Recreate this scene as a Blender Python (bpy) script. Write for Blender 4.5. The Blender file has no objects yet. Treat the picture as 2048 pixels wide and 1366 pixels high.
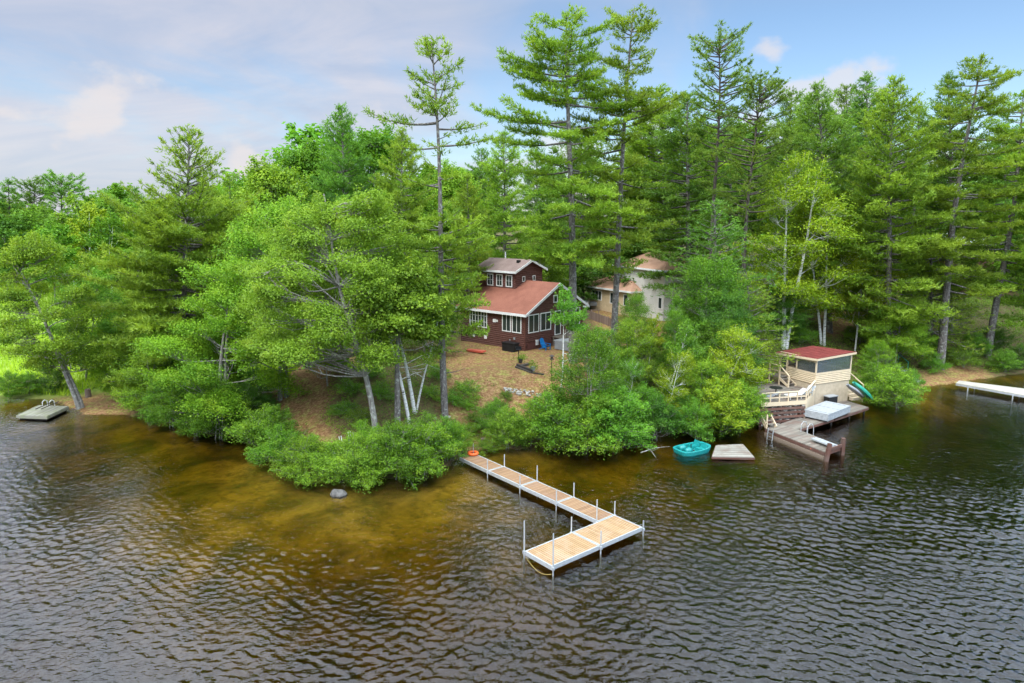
import bpy, math, random
import numpy as np
from mathutils import Vector, Matrix
R = math.radians
SC = bpy.context.scene
COL = SC.collection

# ------------------------------------------------------------------ camera, sky, sun, exposure
WAVE_SLOPE = .044; CAM_Z = 15.5; PIT = R(10.15); FPX = 1365.0
cd = bpy.data.cameras.new('camera'); cam = bpy.data.objects.new('camera', cd); COL.objects.link(cam)
cd.sensor_width = 36; cd.lens = FPX/2048*36; cd.clip_end = 6000; cd.clip_start = .1
cam.location = (0, 0, CAM_Z); cam.rotation_euler = (R(90)-PIT, 0, 0)
SC.camera = cam
SUN_EL, SUN_AZ = R(52), R(215)          # azimuth clockwise from +Y (view direction)
w = bpy.data.worlds.new('World'); SC.world = w; w.use_nodes = True
nt = w.node_tree; nt.nodes.clear()
def N(t, **k):
    n = nt.nodes.new(t)
    for a, b in k.items():
        if a in ('inp',):
            for i, v in b.items(): n.inputs[i].default_value = v
        else: setattr(n, a, b)
    return n
def LK(a, b): nt.links.new(a, b)
sky = N('ShaderNodeTexSky'); sky.sky_type = 'NISHITA'; sky.sun_disc = False
sky.sun_elevation = SUN_EL; sky.sun_rotation = SUN_AZ; sky.air_density = 1.0; sky.dust_density = .6; sky.ozone_density = 2.2
tc = N('ShaderNodeTexCoord'); sep = N('ShaderNodeSeparateXYZ'); LK(tc.outputs['Generated'], sep.inputs[0])
def math_(op, a, b=None, c=None, clamp=False):
    n = N('ShaderNodeMath'); n.operation = op; n.use_clamp = clamp
    for i, v in enumerate((a, b, c)):
        if v is None: continue
        if hasattr(v, 'links'): LK(v, n.inputs[i])
        else: n.inputs[i].default_value = v
    return n.outputs[0]
zz = math_('ADD', sep.outputs[2], .22)
cx = math_('DIVIDE', sep.outputs[0], zz); cy = math_('DIVIDE', sep.outputs[1], zz)
cmb = N('ShaderNodeCombineXYZ'); LK(cx, cmb.inputs[0]); LK(cy, cmb.inputs[1]); LK(sep.outputs[2], cmb.inputs[2])
n1 = N('ShaderNodeTexNoise', inp={'Scale': .75, 'Detail': 7, 'Roughness': .55, 'Distortion': .5}); LK(cmb.outputs[0], n1.inputs['Vector'])
# large veil of high cloud, thicker towards the left of the view
side = math_('MULTIPLY', sep.outputs[0], -.26)
veil = math_('ADD', n1.outputs[0], side)
mr = N('ShaderNodeMapRange', inp={1: .40, 2: .62, 3: 0, 4: 1}); mr.interpolation_type = 'SMOOTHSTEP'; LK(veil, mr.inputs[0])
# heavier cloud overhead and behind the camera, so that the light is soft
back = N('ShaderNodeMapRange', inp={1: .35, 2: .9, 3: 0, 4: .45}); LK(sep.outputs[2], back.inputs[0])
vm = math_('ADD', mr.outputs[0], back.outputs[0], clamp=True)
vm = math_('MULTIPLY', vm, .8)
# small puffy clouds low over the horizon
n2 = N('ShaderNodeTexNoise', inp={'Scale': 7.5, 'Detail': 6, 'Roughness': .5}); 
mp2 = N('ShaderNodeMapping'); mp2.inputs['Scale'].default_value = (1, 1, 1.5); mp2.inputs['Location'].default_value = (3.1, 1.7, .4)
LK(tc.outputs['Generated'], mp2.inputs[0]); LK(mp2.outputs[0], n2.inputs['Vector'])
lowm = N('ShaderNodeMapRange', inp={1: .03, 2: .24, 3: .085, 4: -.09}); LK(sep.outputs[2], lowm.inputs[0])
pf = math_('ADD', n2.outputs[0], lowm.outputs[0])
mr2 = N('ShaderNodeMapRange', inp={1: .56, 2: .66, 3: 0, 4: .62}); mr2.interpolation_type = 'SMOOTHSTEP'; LK(pf, mr2.inputs[0])
SKY_K = 1.0
tint = N('ShaderNodeMixRGB', blend_type='MULTIPLY', inp={0: 1, 2: (1.25, 1.32, 1.36, 1)}); LK(sky.outputs[0], tint.inputs[1])
n3 = N('ShaderNodeTexNoise', inp={'Scale': 1.6, 'Detail': 6, 'Roughness': .6, 'Distortion': .8})
mp3 = N('ShaderNodeMapping'); mp3.inputs['Scale'].default_value = (.7, 1.3, 2); mp3.inputs['Rotation'].default_value = (0, 0, .5); LK(cmb.outputs[0], mp3.inputs[0]); LK(mp3.outputs[0], n3.inputs['Vector'])
vr = N('ShaderNodeValToRGB'); LK(n3.outputs[0], vr.inputs[0]); vr.color_ramp.elements[0].position = .38; vr.color_ramp.elements[0].color = (4.45, 4.85, 6.0, 1); vr.color_ramp.elements[1].position = .64; vr.color_ramp.elements[1].color = (6.0, 5.8, 6.3, 1)
mxa = N('ShaderNodeMixRGB'); LK(vr.outputs[0], mxa.inputs[2]); LK(vm, mxa.inputs[0]); LK(tint.outputs[0], mxa.inputs[1])
mxb = N('ShaderNodeMixRGB', inp={2: (7.2, 6.6, 6.4, 1)}); LK(mr2.outputs[0], mxb.inputs[0]); LK(mxa.outputs[0], mxb.inputs[1])
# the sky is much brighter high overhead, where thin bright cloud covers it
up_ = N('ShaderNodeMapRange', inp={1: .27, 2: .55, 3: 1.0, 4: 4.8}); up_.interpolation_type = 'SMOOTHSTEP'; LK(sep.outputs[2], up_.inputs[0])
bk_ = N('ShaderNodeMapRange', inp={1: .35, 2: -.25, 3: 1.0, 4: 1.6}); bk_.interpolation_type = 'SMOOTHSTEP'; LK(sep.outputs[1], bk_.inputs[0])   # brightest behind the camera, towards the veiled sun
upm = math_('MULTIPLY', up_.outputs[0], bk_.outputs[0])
nf = N('ShaderNodeMapRange', inp={1: .25, 2: .5, 3: 0, 4: .75}); LK(sep.outputs[2], nf.inputs[0])
mxn = N('ShaderNodeMixRGB', inp={2: (4.4, 4.85, 5.15, 1)}); LK(nf.outputs[0], mxn.inputs[0]); LK(mxb.outputs[0], mxn.inputs[1])
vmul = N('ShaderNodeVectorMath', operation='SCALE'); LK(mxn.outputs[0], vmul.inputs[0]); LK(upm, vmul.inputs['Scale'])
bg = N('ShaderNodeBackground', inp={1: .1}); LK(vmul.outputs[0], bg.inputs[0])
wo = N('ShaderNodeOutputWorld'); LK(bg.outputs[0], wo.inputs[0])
sd = bpy.data.lights.new('sun', 'SUN'); sd.energy = 1.3; sd.angle = R(9); sd.color = (1, .95, .86)
sun = bpy.data.objects.new('sun', sd); COL.objects.link(sun)
sv = Vector((math.sin(SUN_AZ)*math.cos(SUN_EL), math.cos(SUN_AZ)*math.cos(SUN_EL), math.sin(SUN_EL)))
sun.rotation_euler = sv.to_track_quat('Z', 'Y').to_euler(); sun.location = sv*60
vs = SC.view_settings; vs.view_transform = 'Standard'; vs.look = 'None'; vs.gamma = 1; vs.exposure = .32; vs.use_curve_mapping = False
cy_ = SC.cycles; cy_.max_bounces = 7; cy_.diffuse_bounces = 3; cy_.glossy_bounces = 3; cy_.transmission_bounces = 3
cy_.transparent_max_bounces = 10; cy_.volume_bounces = 0; cy_.caustics_reflective = False; cy_.caustics_refractive = False
cy_.use_denoising = True; cy_.use_adaptive_sampling = True; cy_.adaptive_threshold = .01

# ------------------------------------------------------------------ picture <-> place
CP, SP = math.cos(PIT), math.sin(PIT)
def ray(px, py):
    u = (px-1024)/FPX; v = (683-py)/FPX
    return (u, CP+v*SP, -SP+v*CP)
def G(px, py, z=0.0):
    d = ray(px, py); t = (z-CAM_Z)/d[2]; return Vector((d[0]*t, d[1]*t, z))
def A(px, py, Y):
    d = ray(px, py); t = Y/d[1]; return Vector((d[0]*t, Y, CAM_Z+d[2]*t))

# ------------------------------------------------------------------ materials
def newmat(name):
    global nt
    m = bpy.data.materials.new(name); m.use_nodes = True; nt = m.node_tree; nt.nodes.clear(); return m
def out(sh, vol=None, disp=None):
    o = N('ShaderNodeOutputMaterial')
    if sh is not None: LK(sh, o.inputs[0])
    if vol is not None: LK(vol, o.inputs[1])
def ramp(fac, stops):
    r = N('ShaderNodeValToRGB'); LK(fac, r.inputs[0]); e = r.color_ramp.elements
    while len(e) < len(stops): e.new(.5)
    for i, (p, c) in enumerate(stops): e[i].position = p; e[i].color = (*c, 1)
    return r.outputs[0]
def coords(scale=(1, 1, 1), kind='Object'):
    t = N('ShaderNodeTexCoord'); m = N('ShaderNodeMapping'); m.inputs['Scale'].default_value = scale
    LK(t.outputs[kind], m.inputs[0]); return m.outputs[0]
def wcoords(scale=(1, 1, 1)):
    t = N('ShaderNodeNewGeometry'); m = N('ShaderNodeMapping'); m.inputs['Scale'].default_value = scale
    LK(t.outputs['Position'], m.inputs[0]); return m.outputs[0]
def noise(vec, scale, detail=4, rough=.55, dist=0):
    n = N('ShaderNodeTexNoise', inp={'Scale': scale, 'Detail': detail, 'Roughness': rough, 'Distortion': dist}); LK(vec, n.inputs['Vector']); return n.outputs[0]
def mix(f, a, b, mode='MIX'):
    n = N('ShaderNodeMixRGB', blend_type=mode)
    for i, v in enumerate((f, a, b)):
        if hasattr(v, 'links'): LK(v, n.inputs[i])
        elif i: n.inputs[i].default_value = (*v, 1)
        else: n.inputs[i].default_value = v
    return n.outputs[0]
def attr(name='tint'):
    n = N('ShaderNodeAttribute', attribute_name=name); return n.outputs['Fac']
def bsdf(col, rough=.7, metal=0, spec=.3, bump=None, bstr=.3, bdist=.02):
    p = N('ShaderNodeBsdfPrincipled')
    if hasattr(col, 'links'): LK(col, p.inputs['Base Color'])
    else: p.inputs['Base Color'].default_value = (*col, 1)
    if hasattr(rough, 'links'): LK(rough, p.inputs['Roughness'])
    else: p.inputs['Roughness'].default_value = rough
    p.inputs['Metallic'].default_value = metal; p.inputs['Specular IOR Level'].default_value = spec
    if bump is not None:
        b = N('ShaderNodeBump', inp={'Strength': bstr, 'Distance': bdist}); LK(bump, b.inputs['Height']); LK(b.outputs[0], p.inputs['Normal'])
    return p.outputs[0]

def foliage(name, a, b, c, trans=.40, var=.14):
    """a, b: old and young leaf colour; c: colour of a few turned / yellow leaves"""
    m = newmat(name)
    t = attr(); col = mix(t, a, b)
    n = noise(coords(), .9, 2); f = N('ShaderNodeMapRange', inp={1: .55, 2: .8, 3: 0, 4: .55}); LK(n, f.inputs[0])
    col = mix(f.outputs[0], col, c)
    oi = N('ShaderNodeObjectInfo'); h = N('ShaderNodeHueSaturation'); LK(col, h.inputs['Color'])
    hv = N('ShaderNodeMapRange', inp={1: 0, 2: 1, 3: .5-var*.06, 4: .5+var*.06}); LK(oi.outputs['Random'], hv.inputs[0]); LK(hv.outputs[0], h.inputs['Hue'])
    vv = N('ShaderNodeMapRange', inp={1: 0, 2: 1, 3: 1-var, 4: 1+var}); LK(oi.outputs['Random'], vv.inputs[0]); LK(vv.outputs[0], h.inputs['Value'])
    col = h.outputs[0]
    d = N('ShaderNodeBsdfDiffuse'); LK(col, d.inputs[0])
    tr = N('ShaderNodeBsdfTranslucent'); LK(mix(1.0, col, (1.15, 1.1, .55), 'MULTIPLY'), tr.inputs[0])
    s = N('ShaderNodeMixShader', inp={0: trans}); LK(d.outputs[0], s.inputs[1]); LK(tr.outputs[0], s.inputs[2])
    g = N('ShaderNodeBsdfGlossy', inp={'Roughness': .45, 'Color': (.9, .95, .9, 1)})
    s2 = N('ShaderNodeMixShader', inp={0: .014}); LK(s.outputs[0], s2.inputs[1]); LK(g.outputs[0], s2.inputs[2])
    out(s2.outputs[0]); return m
M = {}
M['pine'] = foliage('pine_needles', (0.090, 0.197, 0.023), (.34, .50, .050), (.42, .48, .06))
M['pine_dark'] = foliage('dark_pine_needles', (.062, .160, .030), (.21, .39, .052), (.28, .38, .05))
M['pine_blue'] = foliage('red_pine_needles', (.072, .160, .030), (.25, .39, .052), (.32, .36, .06))
M['maple'] = foliage('maple_leaves', (0.081, 0.198, 0.014), (0.284, 0.467, 0.029), (.52, .60, .05))
M['maple_pale'] = foliage('pale_maple_leaves', (0.093, 0.209, 0.014), (0.268, 0.452, 0.034), (.50, .62, .06))
M['green'] = foliage('green_leaves', (0.053, 0.156, 0.014), (0.189, 0.392, 0.029), (.36, .54, .045))
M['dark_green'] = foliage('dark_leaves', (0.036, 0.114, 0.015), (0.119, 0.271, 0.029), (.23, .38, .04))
M['birch'] = foliage('birch_leaves', (0.105, 0.216, 0.009), (0.379, 0.482, 0.025), (.60, .62, .04))
M['shrub'] = foliage('shrub_leaves', (0.062, 0.173, 0.014), (0.261, 0.452, 0.029), (.46, .60, .05))
M['grass'] = foliage('meadow_grass', (0.180, 0.344, 0.021), (.48, .68, .05), (.52, .55, .08))
M['under'] = foliage('undergrowth_leaves', (0.056, 0.131, 0.014), (0.205, 0.331, 0.025), (.38, .38, .05))

def bark(name, a, b, spots=None):
    m = newmat(name); v = coords((1, 1, .25))
    n = noise(v, 9, 5, .65); col = ramp(n, [(.3, a), (.7, b)])
    if spots:
        n2 = noise(coords(), 5, 4, .6); f = N('ShaderNodeMapRange', inp={1: .54, 2: .62, 3: 0, 4: .75}); LK(n2, f.inputs[0]); col = mix(f.outputs[0], col, spots)
    out(bsdf(col, .9, bump=n, bstr=.7, bdist=.04)); return m
M['bark'] = bark('pine_bark', (.05, .043, .04), (.24, .21, .19), (.34, .35, .30))
M['bark_dark'] = bark('dark_bark', (.035, .03, .028), (.15, .12, .10))
M['bark_grey'] = bark('grey_bark', (.13, .115, .10), (.36, .33, .29), (.46, .47, .40))
m = newmat('birch_bark'); n = noise(coords((1, 1, 5)), 3, 4, .6); col = ramp(n, [(.36, (.05, .045, .04)), (.43, (.62, .60, .56)), (.8, (.78, .77, .74))])
out(bsdf(col, .7, bump=n, bstr=.2)); M['birch_bark'] = m

def wood(name, a, b, stretch=(1, 1, 1), rough=.8, grime=None):
    m = newmat(name); t = attr(); n = noise(wcoords(stretch), 14, 5, .6)
    f = math_('MULTIPLY', t, .62); f = math_('MULTIPLY_ADD', n, .38, f)
    col = mix(f, a, b)
    if grime:
        n2 = noise(wcoords(), 1.3, 4, .6); g = N('ShaderNodeMapRange', inp={1: .45, 2: .68, 3: 0, 4: .8}); LK(n2, g.inputs[0]); col = mix(g.outputs[0], col, grime)
    out(bsdf(col, rough, bump=n, bstr=.25)); return m
M['cedar'] = wood('cedar_decking', (.19, .105, .055), (.35, .22, .118), (1, 1, 1), .75, (.30, .19, .13))
M['cedar_pale'] = wood('pale_cedar_decking', (.25, .155, .075), (.41, .27, .14), (1, 1, 1), .75, (.42, .29, .19))
M['grey_wood'] = wood('weathered_decking', (.085, .075, .06), (.29, .26, .215), (1, 1, 1), .85, (.17, .11, .085))
M['old_wood'] = wood('silvery_raft_boards', (.12, .11, .09), (.38, .36, .31), (1, 1, 1), .85, (.17, .13, .10))
M['moss_wood'] = wood('mossy_raft_boards', (.19, .18, .14), (.36, .36, .29), (1, 1, 1), .9, (.22, .24, .12))
M['red_wood'] = wood('red_stained_timber', (.085, .04, .03), (.20, .095, .068), (1, 1, 1), .85, (.14, .10, .08))
M['dark_wood'] = wood('dark_timber', (.03, .026, .024), (.10, .085, .07))
M['fence_wood'] = wood('fence_boards', (.16, .11, .09), (.30, .22, .18))
M['tan_wood'] = wood('tan_painted_wood', (.60, .47, .31), (.72, .58, .40), (1, 1, 1), .6)
M['log_wood'] = wood('cut_log', (.12, .09, .07), (.34, .26, .19))

def paint(name, col, rough=.55, var=.1, scale=3, metal=0, spec=.3):
    m = newmat(name); n = noise(wcoords(), scale, 5, .65)
    c2 = tuple(x*(1-var*2) for x in col); c3 = tuple(min(1, x*(1+var)) for x in col)
    out(bsdf(ramp(n, [(.3, c2), (.7, c3)]), rough, metal, spec)); return m
M['siding'] = paint('brown_log_siding', (.115, .047, .036), .5, .16, 5)
M['brown_dark'] = paint('brown_skirt', (.10, .038, .03), .6, .15)
M['white'] = paint('white_trim', (.74, .74, .72), .5, .06)
M['tan'] = paint('tan_siding', (.66, .53, .36), .55, .07)
M['tan_dull'] = paint('dull_tan_panel', (.55, .45, .32), .6, .09)
M['cream'] = paint('cream_clapboard', (.60, .585, .54), .55, .05)
M['beige_clap'] = paint('beige_clapboard', (.60, .47, .30), .55, .07)
M['alu'] = paint('aluminium', (.60, .62, .63), .38, .08, 4, .55, .5)
M['galv'] = paint('galvanised_pipe', (.42, .42, .41), .4, .2, 12, .7, .5)
M['grey'] = paint('grey_plastic', (.30, .31, .31), .5, .08)
M['black'] = paint('black_plastic', (.015, .016, .018), .4, .2)
M['blue'] = paint('blue_plastic', (.01, .16, .42), .4, .08)
M['teal'] = paint('teal_plastic', (.012, .26, .25), .4, .1, 4, 0, .5)
M['pale_hull'] = paint('pale_hull', (.50, .47, .40), .5, .1)
M['green_hull'] = paint('green_hull', (.04, .36, .25), .35, .15)
M['orange'] = paint('orange_plastic', (.75, .13, .03), .4, .08)
M['yellow'] = paint('yellow_rope', (.36, .27, .08), .8, .1)
M['red_float'] = paint('red_sled', (.50, .10, .06), .5, .1)
M['float'] = paint('weathered_grey_float', (.37, .39, .40), .55, .16, 6)
M['concrete'] = paint('concrete', (.42, .42, .42), .85, .15)
M['red_metal'] = paint('red_metal_roof', (.20, .045, .038), .75, .2, 2.5, 0, .15)
M['white_flower'] = paint('white_stones', (.62, .6, .56), .9, .2)
M['cushion'] = paint('striped_cushion', (.35, .37, .40), .8, .3, 20)
def shingles(name, a, b, s=1.0):
    m = newmat(name); v = wcoords((1, 1, 1)); n = noise(v, 22, 3, .7); n2 = noise(v, 1.1, 3)
    col = ramp(n, [(.35, a), (.65, b)]); col = mix(.35, col, ramp(n2, [(.35, a), (.65, b)]))
    z = N('ShaderNodeSeparateXYZ'); LK(v, z.inputs[0]); st = math_('FRACT', math_('MULTIPLY', z.outputs[2], 15))
    ln = math_('GREATER_THAN', st, .84); col = mix(math_('MULTIPLY', ln, .35), col, tuple(x*.5 for x in a))
    out(bsdf(col, .9, bump=n, bstr=.4, bdist=.01)); return m
M['roof_red'] = shingles('salmon_shingles', (.19, .068, .045), (.335, .135, .088))
M['roof_brown'] = shingles('brown_shingles', (.15, .10, .085), (.28, .205, .18))
M['roof_tan'] = shingles('orange_tan_shingles', (.34, .18, .115), (.50, .31, .21))
m = newmat('window_glass'); p = N('ShaderNodeBsdfPrincipled', inp={'Base Color': (.035, .045, .04, 1), 'Roughness': .06, 'Specular IOR Level': .8}); out(p.outputs[0]); M['glass'] = m
m = newmat('insect_screen'); d = N('ShaderNodeBsdfDiffuse', inp={0: (.12, .13, .13, 1)}); t = N('ShaderNodeBsdfTransparent', inp={0: (.8, .82, .82, 1)})
s = N('ShaderNodeMixShader', inp={0: .5}); LK(t.outputs[0], s.inputs[1]); LK(d.outputs[0], s.inputs[2])
g = N('ShaderNodeBsdfGlossy', inp={'Roughness': .2, 'Color': (.8, .9, 1, 1)}); s2 = N('ShaderNodeMixShader', inp={0: .12}); LK(s.outputs[0], s2.inputs[1]); LK(g.outputs[0], s2.inputs[2]); out(s2.outputs[0]); M['screen'] = m
m = newmat('rock'); n = noise(coords(), 3, 6, .65); out(bsdf(ramp(n, [(.3, (.05, .047, .045)), (.7, (.19, .18, .165))]), .85, bump=n, bstr=.6, bdist=.05)); M['rock'] = m
m = newmat('pale_stones'); n = noise(wcoords(), 6, 5, .65); out(bsdf(ramp(n, [(.3, (.22, .20, .17)), (.7, (.62, .57, .49))]), .85, bump=n, bstr=.4, bdist=.03)); M['stones'] = m

# ground: needles and thin grass on land, sand and silt under water
m = newmat('ground'); v = wcoords()
big = noise(v, .35, 4, .6, .4); fine = noise(v, 5, 6, .75); mid = noise(v, 1.6, 5, .65)
needles = ramp(fine, [(.34, (.12, .058, .028)), (.5, (.245, .13, .06)), (.66, (.41, .27, .14))])
turf = ramp(fine, [(.35, (.15, .19, .035)), (.65, (.38, .42, .09))])
gm = N('ShaderNodeMapRange', inp={1: .48, 2: .64, 3: 0, 4: .55}); LK(mid, gm.inputs[0])
col = mix(gm.outputs[0], needles, turf)
soil = ramp(fine, [(.3, (.05, .04, .022)), (.7, (.15, .11, .05))]); soil = mix(gm.outputs[0], soil, (.09, .14, .03))
col = mix(attr('open'), soil, col)
col = mix(attr('meadow'), col, ramp(mid, [(.3, (.14, .25, .035)), (.7, (.33, .42, .07))]))
sand = ramp(big, [(.36, (.10, .072, .024)), (.5, (.25, .17, .045)), (.66, (.40, .275, .075))])
sp2 = N('ShaderNodeMapRange', inp={1: .50, 2: .62, 3: 0, 4: .6}); LK(noise(v, 1.7, 6, .75), sp2.inputs[0]); sand = mix(sp2.outputs[0], sand, (.10, .075, .035))
zs = N('ShaderNodeSeparateXYZ'); LK(v, zs.inputs[0]); zf = N('ShaderNodeMapRange', inp={1: -.16, 2: -.03, 3: 0, 4: 1}); LK(zs.outputs[2], zf.inputs[0])
col = mix(zf.outputs[0], sand, col)
out(bsdf(col, .95, spec=.1, bump=fine, bstr=.5, bdist=.05)); M['ground'] = m

# water: clear tea-coloured lake with wind ripples
m = newmat('lake_water')
def wv(sx, sy, ang, sc, det, rough=.5, dist=0.):
    t = N('ShaderNodeNewGeometry'); mp = N('ShaderNodeMapping'); mp.inputs['Rotation'].default_value = (0, 0, R(ang)); mp.inputs['Scale'].default_value = (sx, sy, 1)
    LK(t.outputs['Position'], mp.inputs[0]); return noise(mp.outputs[0], sc, det, rough, dist)
a1 = wv(1, 1.6, 14, 4.5, 1, .5, .5)
amp = N('ShaderNodeMapRange', inp={1: .35, 2: .65, 3: .45, 4: 1.15}); LK(wv(1, 1.8, 25, .13, 3), amp.inputs[0])
h = math_('MULTIPLY', a1, amp.outputs[0])
bp = N('ShaderNodeBump', inp={'Strength': 1.0, 'Distance': .03}); LK(h, bp.inputs['Height'])
fr = N('ShaderNodeFresnel', inp={'IOR': 1.5}); LK(bp.outputs[0], fr.inputs['Normal'])
gl = N('ShaderNodeBsdfGlossy', inp={'Roughness': .02, 'Color': (1, 1, 1, 1)}); LK(bp.outputs[0], gl.inputs['Normal'])
tp = N('ShaderNodeBsdfTransparent', inp={0: (.97, .95, .82, 1)})
ff = math_('MULTIPLY_ADD', fr.outputs[0], 1.2, .0, clamp=True)
s = N('ShaderNodeMixShader'); LK(ff, s.inputs[0]); LK(tp.outputs[0], s.inputs[1]); LK(gl.outputs[0], s.inputs[2])
va = N('ShaderNodeVolumeAbsorption', inp={'Color': (.76, .70, .14, 1), 'Density': 2.0})
out(s.outputs[0], va.outputs[0]); M['water'] = m

# ------------------------------------------------------------------ object helpers
def put(o, parent=None):
    COL.objects.link(o)
    if parent is not None: o.parent = parent
    return o
def tag(o, label, cat, group=None, kind=None):
    if label: o['label'] = label
    if cat: o['category'] = cat
    if group: o['group'] = group
    if kind: o['kind'] = kind
    return o
def thing(name, loc, label, cat, group=None, rz=0):
    o = bpy.data.objects.new(name, None); o.empty_display_size = .3; put(o); o.location = loc; o.rotation_euler = (0, 0, rz)
    return tag(o, label, cat, group)
def mesh_from(name, V, F, mat, tints=None, smooth=False):
    me = bpy.data.meshes.new(name); me.from_pydata([tuple(v) for v in V], [], F)
    if tints is not None:
        a = me.attributes.new('tint', 'FLOAT', 'FACE'); a.data.foreach_set('value', np.asarray(tints, dtype=np.float32))
    me.materials.append(mat)
    if smooth: me.polygons.foreach_set('use_smooth', [True]*len(me.polygons))
    me.update(); return me
def mesh_faces(name, P, tints, mat):
    """P: (n, k, 3) loose k-gons"""
    P = np.asarray(P, dtype=np.float32); n, k, _ = P.shape
    me = bpy.data.meshes.new(name); me.vertices.add(n*k); me.vertices.foreach_set('co', P.reshape(-1))
    me.loops.add(n*k); me.loops.foreach_set('vertex_index', np.arange(n*k, dtype=np.int32))
    me.polygons.add(n); me.polygons.foreach_set('loop_start', np.arange(0, n*k, k, dtype=np.int32))
    a = me.attributes.new('tint', 'FLOAT', 'FACE'); a.data.foreach_set('value', np.asarray(tints, dtype=np.float32))
    me.materials.append(mat); me.update(calc_edges=True); return me

class MB:
    """collects boxes, prisms and tubes in a frame; build() links ONE mesh"""
    def __init__(s, o=(0, 0, 0), u=(1, 0, 0), v=(0, 1, 0), seed=1):
        s.o = Vector(o); s.u = Vector(u).normalized(); s.v = Vector(v).normalized(); s.V = []; s.F = []; s.T = []; s.r = random.Random(seed)
    def p(s, a, b, c): return s.o+s.u*a+s.v*b+Vector((0, 0, c))
    def hexa(s, pts, t=None):
        i = len(s.V); s.V += [Vector(q) for q in pts]; t = s.r.random() if t is None else t
        for f in ((0, 3, 2, 1), (4, 5, 6, 7), (0, 1, 5, 4), (1, 2, 6, 5), (2, 3, 7, 6), (3, 0, 4, 7)): s.F.append(tuple(i+k for k in f)); s.T.append(t)
    def box(s, a0, a1, b0, b1, c0, c1, t=None):
        s.hexa([s.p(a0, b0, c0), s.p(a1, b0, c0), s.p(a1, b1, c0), s.p(a0, b1, c0), s.p(a0, b0, c1), s.p(a1, b0, c1), s.p(a1, b1, c1), s.p(a0, b1, c1)], t)
    def prism(s, pts, d, t=None):
        """pts: polygon of world points, extruded by vector d"""
        i = len(s.V); n = len(pts); d = Vector(d); s.V += [Vector(q) for q in pts]+[Vector(q)+d for q in pts]; t = s.r.random() if t is None else t
        s.F.append(tuple(range(i+n-1, i-1, -1))); s.T.append(t); s.F.append(tuple(range(i+n, i+2*n))); s.T.append(t)
        for k in range(n): s.F.append((i+k, i+(k+1) % n, i+n+(k+1) % n, i+n+k)); s.T.append(t)
    def bar(s, a, b, w, h=None, t=None):
        """square bar between two world points"""
        a = Vector(a); b = Vector(b); h = h or w; d = (b-a).normalized(); up = Vector((0, 0, 1)) if abs(d.z) < .9 else Vector((1, 0, 0))
        x = d.cross(up).normalized()*w/2; y = x.cross(d).normalized()*h/2
        s.hexa([a-x-y, a+x-y, a+x+y, a-x+y, b-x-y, b+x-y, b+x+y, b-x+y], t)
    def tube(s, pts, rad, n=8, cap=True, t=None):
        pts = [Vector(q) for q in pts]; t = s.r.random() if t is None else t; i0 = len(s.V)
        rad = rad if hasattr(rad, '__len__') else [rad]*len(pts)
        for k, q in enumerate(pts):
            d = (pts[min(k+1, len(pts)-1)]-pts[max(k-1, 0)]).normalized(); up = Vector((0, 0, 1)) if abs(d.z) < .95 else Vector((1, 0, 0))
            x = d.cross(up).normalized(); y = x.cross(d).normalized()
            for j in range(n):
                a = 2*math.pi*j/n; s.V.append(q+(x*math.cos(a)+y*math.sin(a))*rad[k])
        for k in range(len(pts)-1):
            for j in range(n):
                a = i0+k*n+j; b = i0+k*n+(j+1) % n; s.F.append((a, b, b+n, a+n)); s.T.append(t)
        if cap:
            s.F.append(tuple(i0+j for j in range(n))[::-1]); s.T.append(t); e = i0+(len(pts)-1)*n; s.F.append(tuple(e+j for j in range(n))); s.T.append(t)
    def build(s, name, mat, parent=None, smooth=False, label=None):
        off = parent.matrix_basis.translation if parent is not None else Vector((0, 0, 0))
        q = parent
        while q is not None and q.parent is not None:
            q = q.parent; off = off+q.matrix_basis.translation
        if parent is None and s.V:
            base = Vector((sum(v.x for v in s.V)/len(s.V), sum(v.y for v in s.V)/len(s.V), min(v.z for v in s.V)))
            off = base
        me = mesh_from(name, [v-off for v in s.V], s.F, M[mat] if isinstance(mat, str) else mat, s.T, smooth)
        o = put(bpy.data.objects.new(name, me), parent)
        if parent is None: o.location = off
        if label: o['label'] = label
        return o

# ------------------------------------------------------------------ terrain
shore_px = [(-60, 800), (0, 797), (60, 797), (110, 800), (140, 812), (175, 827), (245, 829), (300, 832), (350, 848), (420, 868), (495, 874), (525, 885), (565, 925),
            (640, 952), (760, 958), (850, 948), (895, 930), (925, 915), (950, 900), (1000, 895), (1100, 893), (1200, 892), (1280, 882), (1350, 866), (1450, 855),
            (1525, 840), (1575, 832), (1640, 812), (1690, 800), (1745, 806), (1790, 808), (1825, 800), (1835, 785), (1848, 771), (1900, 767), (1960, 757), (2048, 745), (2150, 738)]
SH = [(-1500, 140), (-400, 80), (-90, 64)]+[tuple(G(*p))[:2] for p in shore_px]+[(90, 78), (160, 86), (500, 120), (1600, 300), (1600, 3000), (-1500, 3000)]
SHa = np.array(SH)
def sdist(X, Y):
    """distance to the shoreline, positive on land"""
    X = np.asarray(X, float); Y = np.asarray(Y, float); best = np.full(X.shape, 1e9); ins = np.zeros(X.shape, bool); n = len(SHa)
    for i in range(n):
        x0, y0 = SHa[i]; x1, y1 = SHa[(i+1) % n]; dx, dy = x1-x0, y1-y0
        t = np.clip(((X-x0)*dx+(Y-y0)*dy)/(dx*dx+dy*dy), 0, 1); best = np.minimum(best, np.hypot(X-x0-t*dx, Y-y0-t*dy))
        c = ((y0 > Y) != (y1 > Y)) & (X < dx*(Y-y0)/(dy if dy else 1e-9)+x0); ins ^= c
    return np.where(ins, best, -best)
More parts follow.
